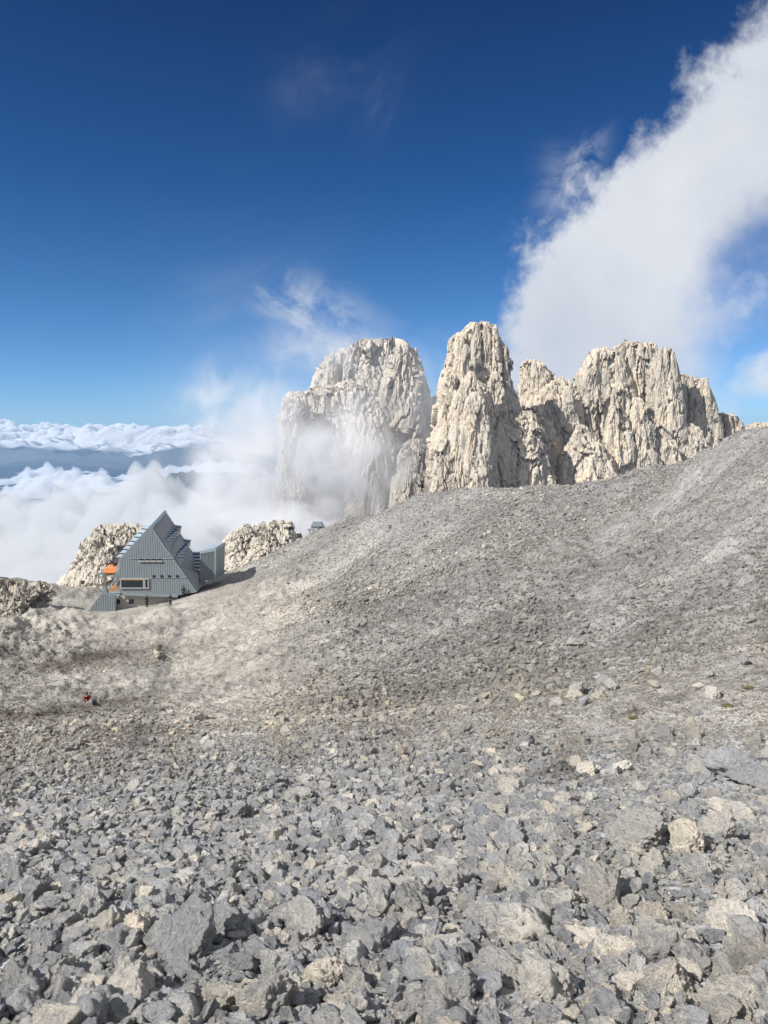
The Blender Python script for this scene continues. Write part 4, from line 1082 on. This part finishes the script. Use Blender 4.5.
# ------------------------------------------------------------------ sky
W = bpy.data.worlds.new('World'); S.world = W; W.use_nodes = True
t = NT(W.node_tree)
for n in list(t.n): t.n.remove(n)
out = t.new('ShaderNodeOutputWorld'); bg = t.new('ShaderNodeBackground')
SUN_EL = R(41); SUN_DIR = Vector((-math.cos(SUN_EL) * .87, -math.cos(SUN_EL) * .49, math.sin(SUN_EL))).normalized()
sky = t.new('ShaderNodeTexSky', sky_type='NISHITA', sun_disc=False)
sky.sun_elevation = math.asin(SUN_DIR.z); sky.sun_rotation = math.atan2(SUN_DIR.x, SUN_DIR.y)
sky.altitude = 2700; sky.air_density = 1.0; sky.dust_density = .25; sky.ozone_density = 3.0
tc = t.new('ShaderNodeTexCoord').outputs['Generated']
sp = t.new('ShaderNodeSeparateXYZ'); t.l.new(tc, sp.inputs[0])
dx, dy, dz = sp.outputs
dyc = t.m('MAXIMUM', dy, .02)
# direction slopes: u = sideways, v = up, as seen from the pass looking along +Y
u = t.m('DIVIDE', dx, dyc); v = t.m('DIVIDE', dz, dyc)
cv = t.new('ShaderNodeCombineXYZ'); t.put(cv.inputs[0], u); t.put(cv.inputs[1], v)
P = cv.outputs[0]
def uv(px, py):
    p = at(px, py, 1.0); return p.x, p.z
def line_dist(p, q, wob):
    """signed distance, positive on the right-hand/lower side of the line p -> q"""
    (x0, y0), (x1, y1) = uv(*p), uv(*q); L_ = math.hypot(x1 - x0, y1 - y0); nx, ny = (y1 - y0) / L_, -(x1 - x0) / L_
    d = t.m('ADD', t.m('MULTIPLY', u, nx), t.m('MULTIPLY', v, ny))
    return t.m('ADD', t.m('SUBTRACT', d, nx * x0 + ny * y0), wob)
w1 = t.noise(P, 3.2, 3, .5); w2 = t.noise(P, 9, 8, .64, .1); w3 = t.noise(t.vm('ADD', P, (5.1, 2.2, 0)), 4.2, 8, .6, .1)
wob = t.m('ADD', t.rng(w1, .3, .7, -.055, .055), t.rng(w2, .3, .7, -.038, .038))
wobs = t.m('ADD', t.rng(w1, .3, .7, -.03, .03), t.rng(w2, .3, .7, -.045, .045))
e1 = line_dist((545, 200), (755, -12), wobs)
e1b = line_dist((468, 330), (552, 175), wobs)
e2 = line_dist((650, 352), (800, 178), t.rng(w3, .3, .7, -.10, .10))
dens = t.m('MULTIPLY', t.step(e1, -.008, .055), t.m('SUBTRACT', 1.0, t.m('MULTIPLY', t.step(e2, -.05, .14), .92)))
dens = t.m('MULTIPLY', dens, t.step(e1b, -.008, .055))
w4 = t.noise(t.vm('ADD', P, (1.1, 7.2, 0)), 6.5, 9, .62, .1)
low = t.m('MULTIPLY', t.step(e2, -.06, .06), t.rng(w4, .38, .62, .0, .72))
e3 = line_dist((702, 388), (775, 326), t.rng(w2, .3, .7, -.03, .03))
dens = t.m('MAXIMUM', dens, low); dens = t.m('MAXIMUM', dens, t.m('MULTIPLY', t.step(e3, 0.0, .05), t.m('MULTIPLY', t.step(v, .025, .06), .85)))
def wisp(px, py, sx, sy, rotd, lo, hi, amt, sc=6, seed=0):
    cx, cy = uv(px, py); c, s_ = math.cos(R(rotd)), math.sin(R(rotd))
    a = t.m('SUBTRACT', u, cx); b_ = t.m('SUBTRACT', v, cy)
    a2 = t.m('ADD', t.m('MULTIPLY', a, c), t.m('MULTIPLY', b_, s_)); b2 = t.m('SUBTRACT', t.m('MULTIPLY', b_, c), t.m('MULTIPLY', a, s_))
    r2 = t.m('ADD', t.m('POWER', t.m('MULTIPLY', a2, F / sx), 2.0), t.m('POWER', t.m('MULTIPLY', b2, F / sy), 2.0))
    g_ = t.m('POWER', 2.718, t.m('MULTIPLY', r2, -1.0))
    cm = t.new('ShaderNodeCombineXYZ'); t.put(cm.inputs[0], t.m('MULTIPLY', a2, 1.0)); t.put(cm.inputs[1], t.m('MULTIPLY', b2, 1.7)); cm.inputs[2].default_value = seed
    n_ = t.noise(cm.outputs[0], sc, 8, .64, .45)
    return t.m('MULTIPLY', t.m('MULTIPLY', g_, t.step(n_, lo, hi)), amt)
for wargs in ((320, 318, 62, 28, -28, .38, .66, .85, 8, 1), (300, 350, 46, 30, 0, .3, .7, .6, 7, 2), (375, 100, 40, 22, 75, .42, .78, .10, 8, 3), (575, 175, 34, 14, 60, .40, .66, .8, 12, 4),
              (400, 345, 60, 18, -10, .35, .7, .35, 8, 5), (225, 300, 80, 60, 40, .35, .8, .18, 4, 6), (250, 410, 80, 60, 0, .15, .75, .45, 4, 7), (560, 205, 20, 40, 0, .4, .7, .5, 10, 8), (345, 60, 70, 30, 30, .4, .8, .12, 5, 9)):
    dens = t.m('MAXIMUM', dens, wisp(*wargs))
shade = t.m('ADD', t.m('MULTIPLY', t.rng(w1, .3, .7, 0, 1), .5), t.m('MULTIPLY', t.rng(w3, .3, .7, 0, 1), .5))
K_SKY = .14
ccol = t.mix(shade, C4(.42 / K_SKY, .455 / K_SKY, .52 / K_SKY), C4(.66 / K_SKY, .67 / K_SKY, .69 / K_SKY))
# far cumulus bank along the horizon, as a band of sky
el = t.m('DIVIDE', dz, t.m('SQRT', t.m('SUBTRACT', 1.0, t.m('MULTIPLY', dz, dz))))
rp = t.new('ShaderNodeValToRGB'); t.l.new(t.m('MULTIPLY', el, 1.6), rp.inputs[0])
cr = rp.color_ramp; kk = .60
for i_, (v_, c_) in enumerate(((.045, (.42, .68, .98)), (.17, (.28, .56, .82)), (.30, (.14, .41, .70)), (.55, (.07, .25, .48)), (.86, (.065, .23, .46)))):
    if i_ < 2: e_ = cr.elements[i_]; e_.position = v_ * 1.6 if v_ * 1.6 < 1 else 1
    else: e_ = cr.elements.new(min(v_ * 1.6, 1))
    e_.color = (c_[0] * kk, c_[1] * kk, c_[2] * kk, 1)
clear = t.vm('MULTIPLY', sky.outputs[0], rp.outputs[0])
# unseen cloud decks, added overhead and behind the viewer as soft fill light
cn = t.noise(tc, 2.1, 5, .6, .4)
dens = t.m('MULTIPLY', dens, t.step(dy, .05, .2))
back = t.m('MULTIPLY', t.step(cn, .36, .52), t.m('MULTIPLY', t.step(t.m('SUBTRACT', t.m('MULTIPLY', dz, .9), dy), -.02, .35), t.step(dz, .0, .1)))
dens = t.m('MAXIMUM', dens, t.m('MULTIPLY', back, .95))
skyc = t.mix(t.m('MULTIPLY', dens, .97), clear, ccol)
t.put(bg.inputs['Color'], skyc); bg.inputs['Strength'].default_value = K_SKY
t.l.new(bg.outputs[0], out.inputs['Surface'])
sheet('cloud_bank', -.80, -.1, 12500, 27000, 640, 420, zbank, M['bank'], thick=bbank, label='bank of white cumulus along the horizon', kind='stuff')

def zlow(x, y):
    q = np.stack([x, y, 0 * x], 1)
    m = fbm(q / 1700, 3, .6, off=13) + .25 * fbm(q / 500, 4, .6, off=19)
    return -644.95 + 260 * np.clip(m - .12, 0, 1) * (.6 + .5 * billow(q / 380, 2, 5))
sheet('valley_cloud', -.75, -.05, 5800, 11600, 420, 260, zlow, vol('broken_cloud', .016, C4(.88, .89, .91), .0), thick=-645, label='thin broken cloud patches low over the blue valley', kind='stuff')
sl = bpy.data.lights.new('sun', 'SUN'); sl.energy = 5.0; sl.angle = R(.6); sl.color = (1.0, .965, .905)
so = bpy.data.objects.new('sun', sl); COL.objects.link(so); so.rotation_euler = SUN_DIR.to_track_quat('Z', 'Y').to_euler(); so.location = (0, 0, 50)

# ------------------------------------------------------------------ camera
cd = bpy.data.cameras.new('camera'); cam = bpy.data.objects.new('camera', cd); COL.objects.link(cam)
cd.sensor_fit = 'VERTICAL'; cd.sensor_height = 24; cd.lens = 24 * F / 1024
cd.clip_start = .05; cd.clip_end = 120000
cam.rotation_euler = (math.pi / 2 - PITCH, 0, 0)
S.camera = cam
S.render.engine = 'CYCLES'
S.view_settings.view_transform = 'Standard'; S.view_settings.look = 'None'; S.view_settings.exposure = .45; S.view_settings.gamma = 1
c = S.cycles
c.use_denoising = True; c.max_bounces = 6; c.diffuse_bounces = 3; c.glossy_bounces = 2; c.volume_bounces = 5; c.transparent_max_bounces = 16
c.volume_step_rate = 1.0; c.volume_max_steps = 128; c.use_adaptive_sampling = True; c.adaptive_threshold = .01
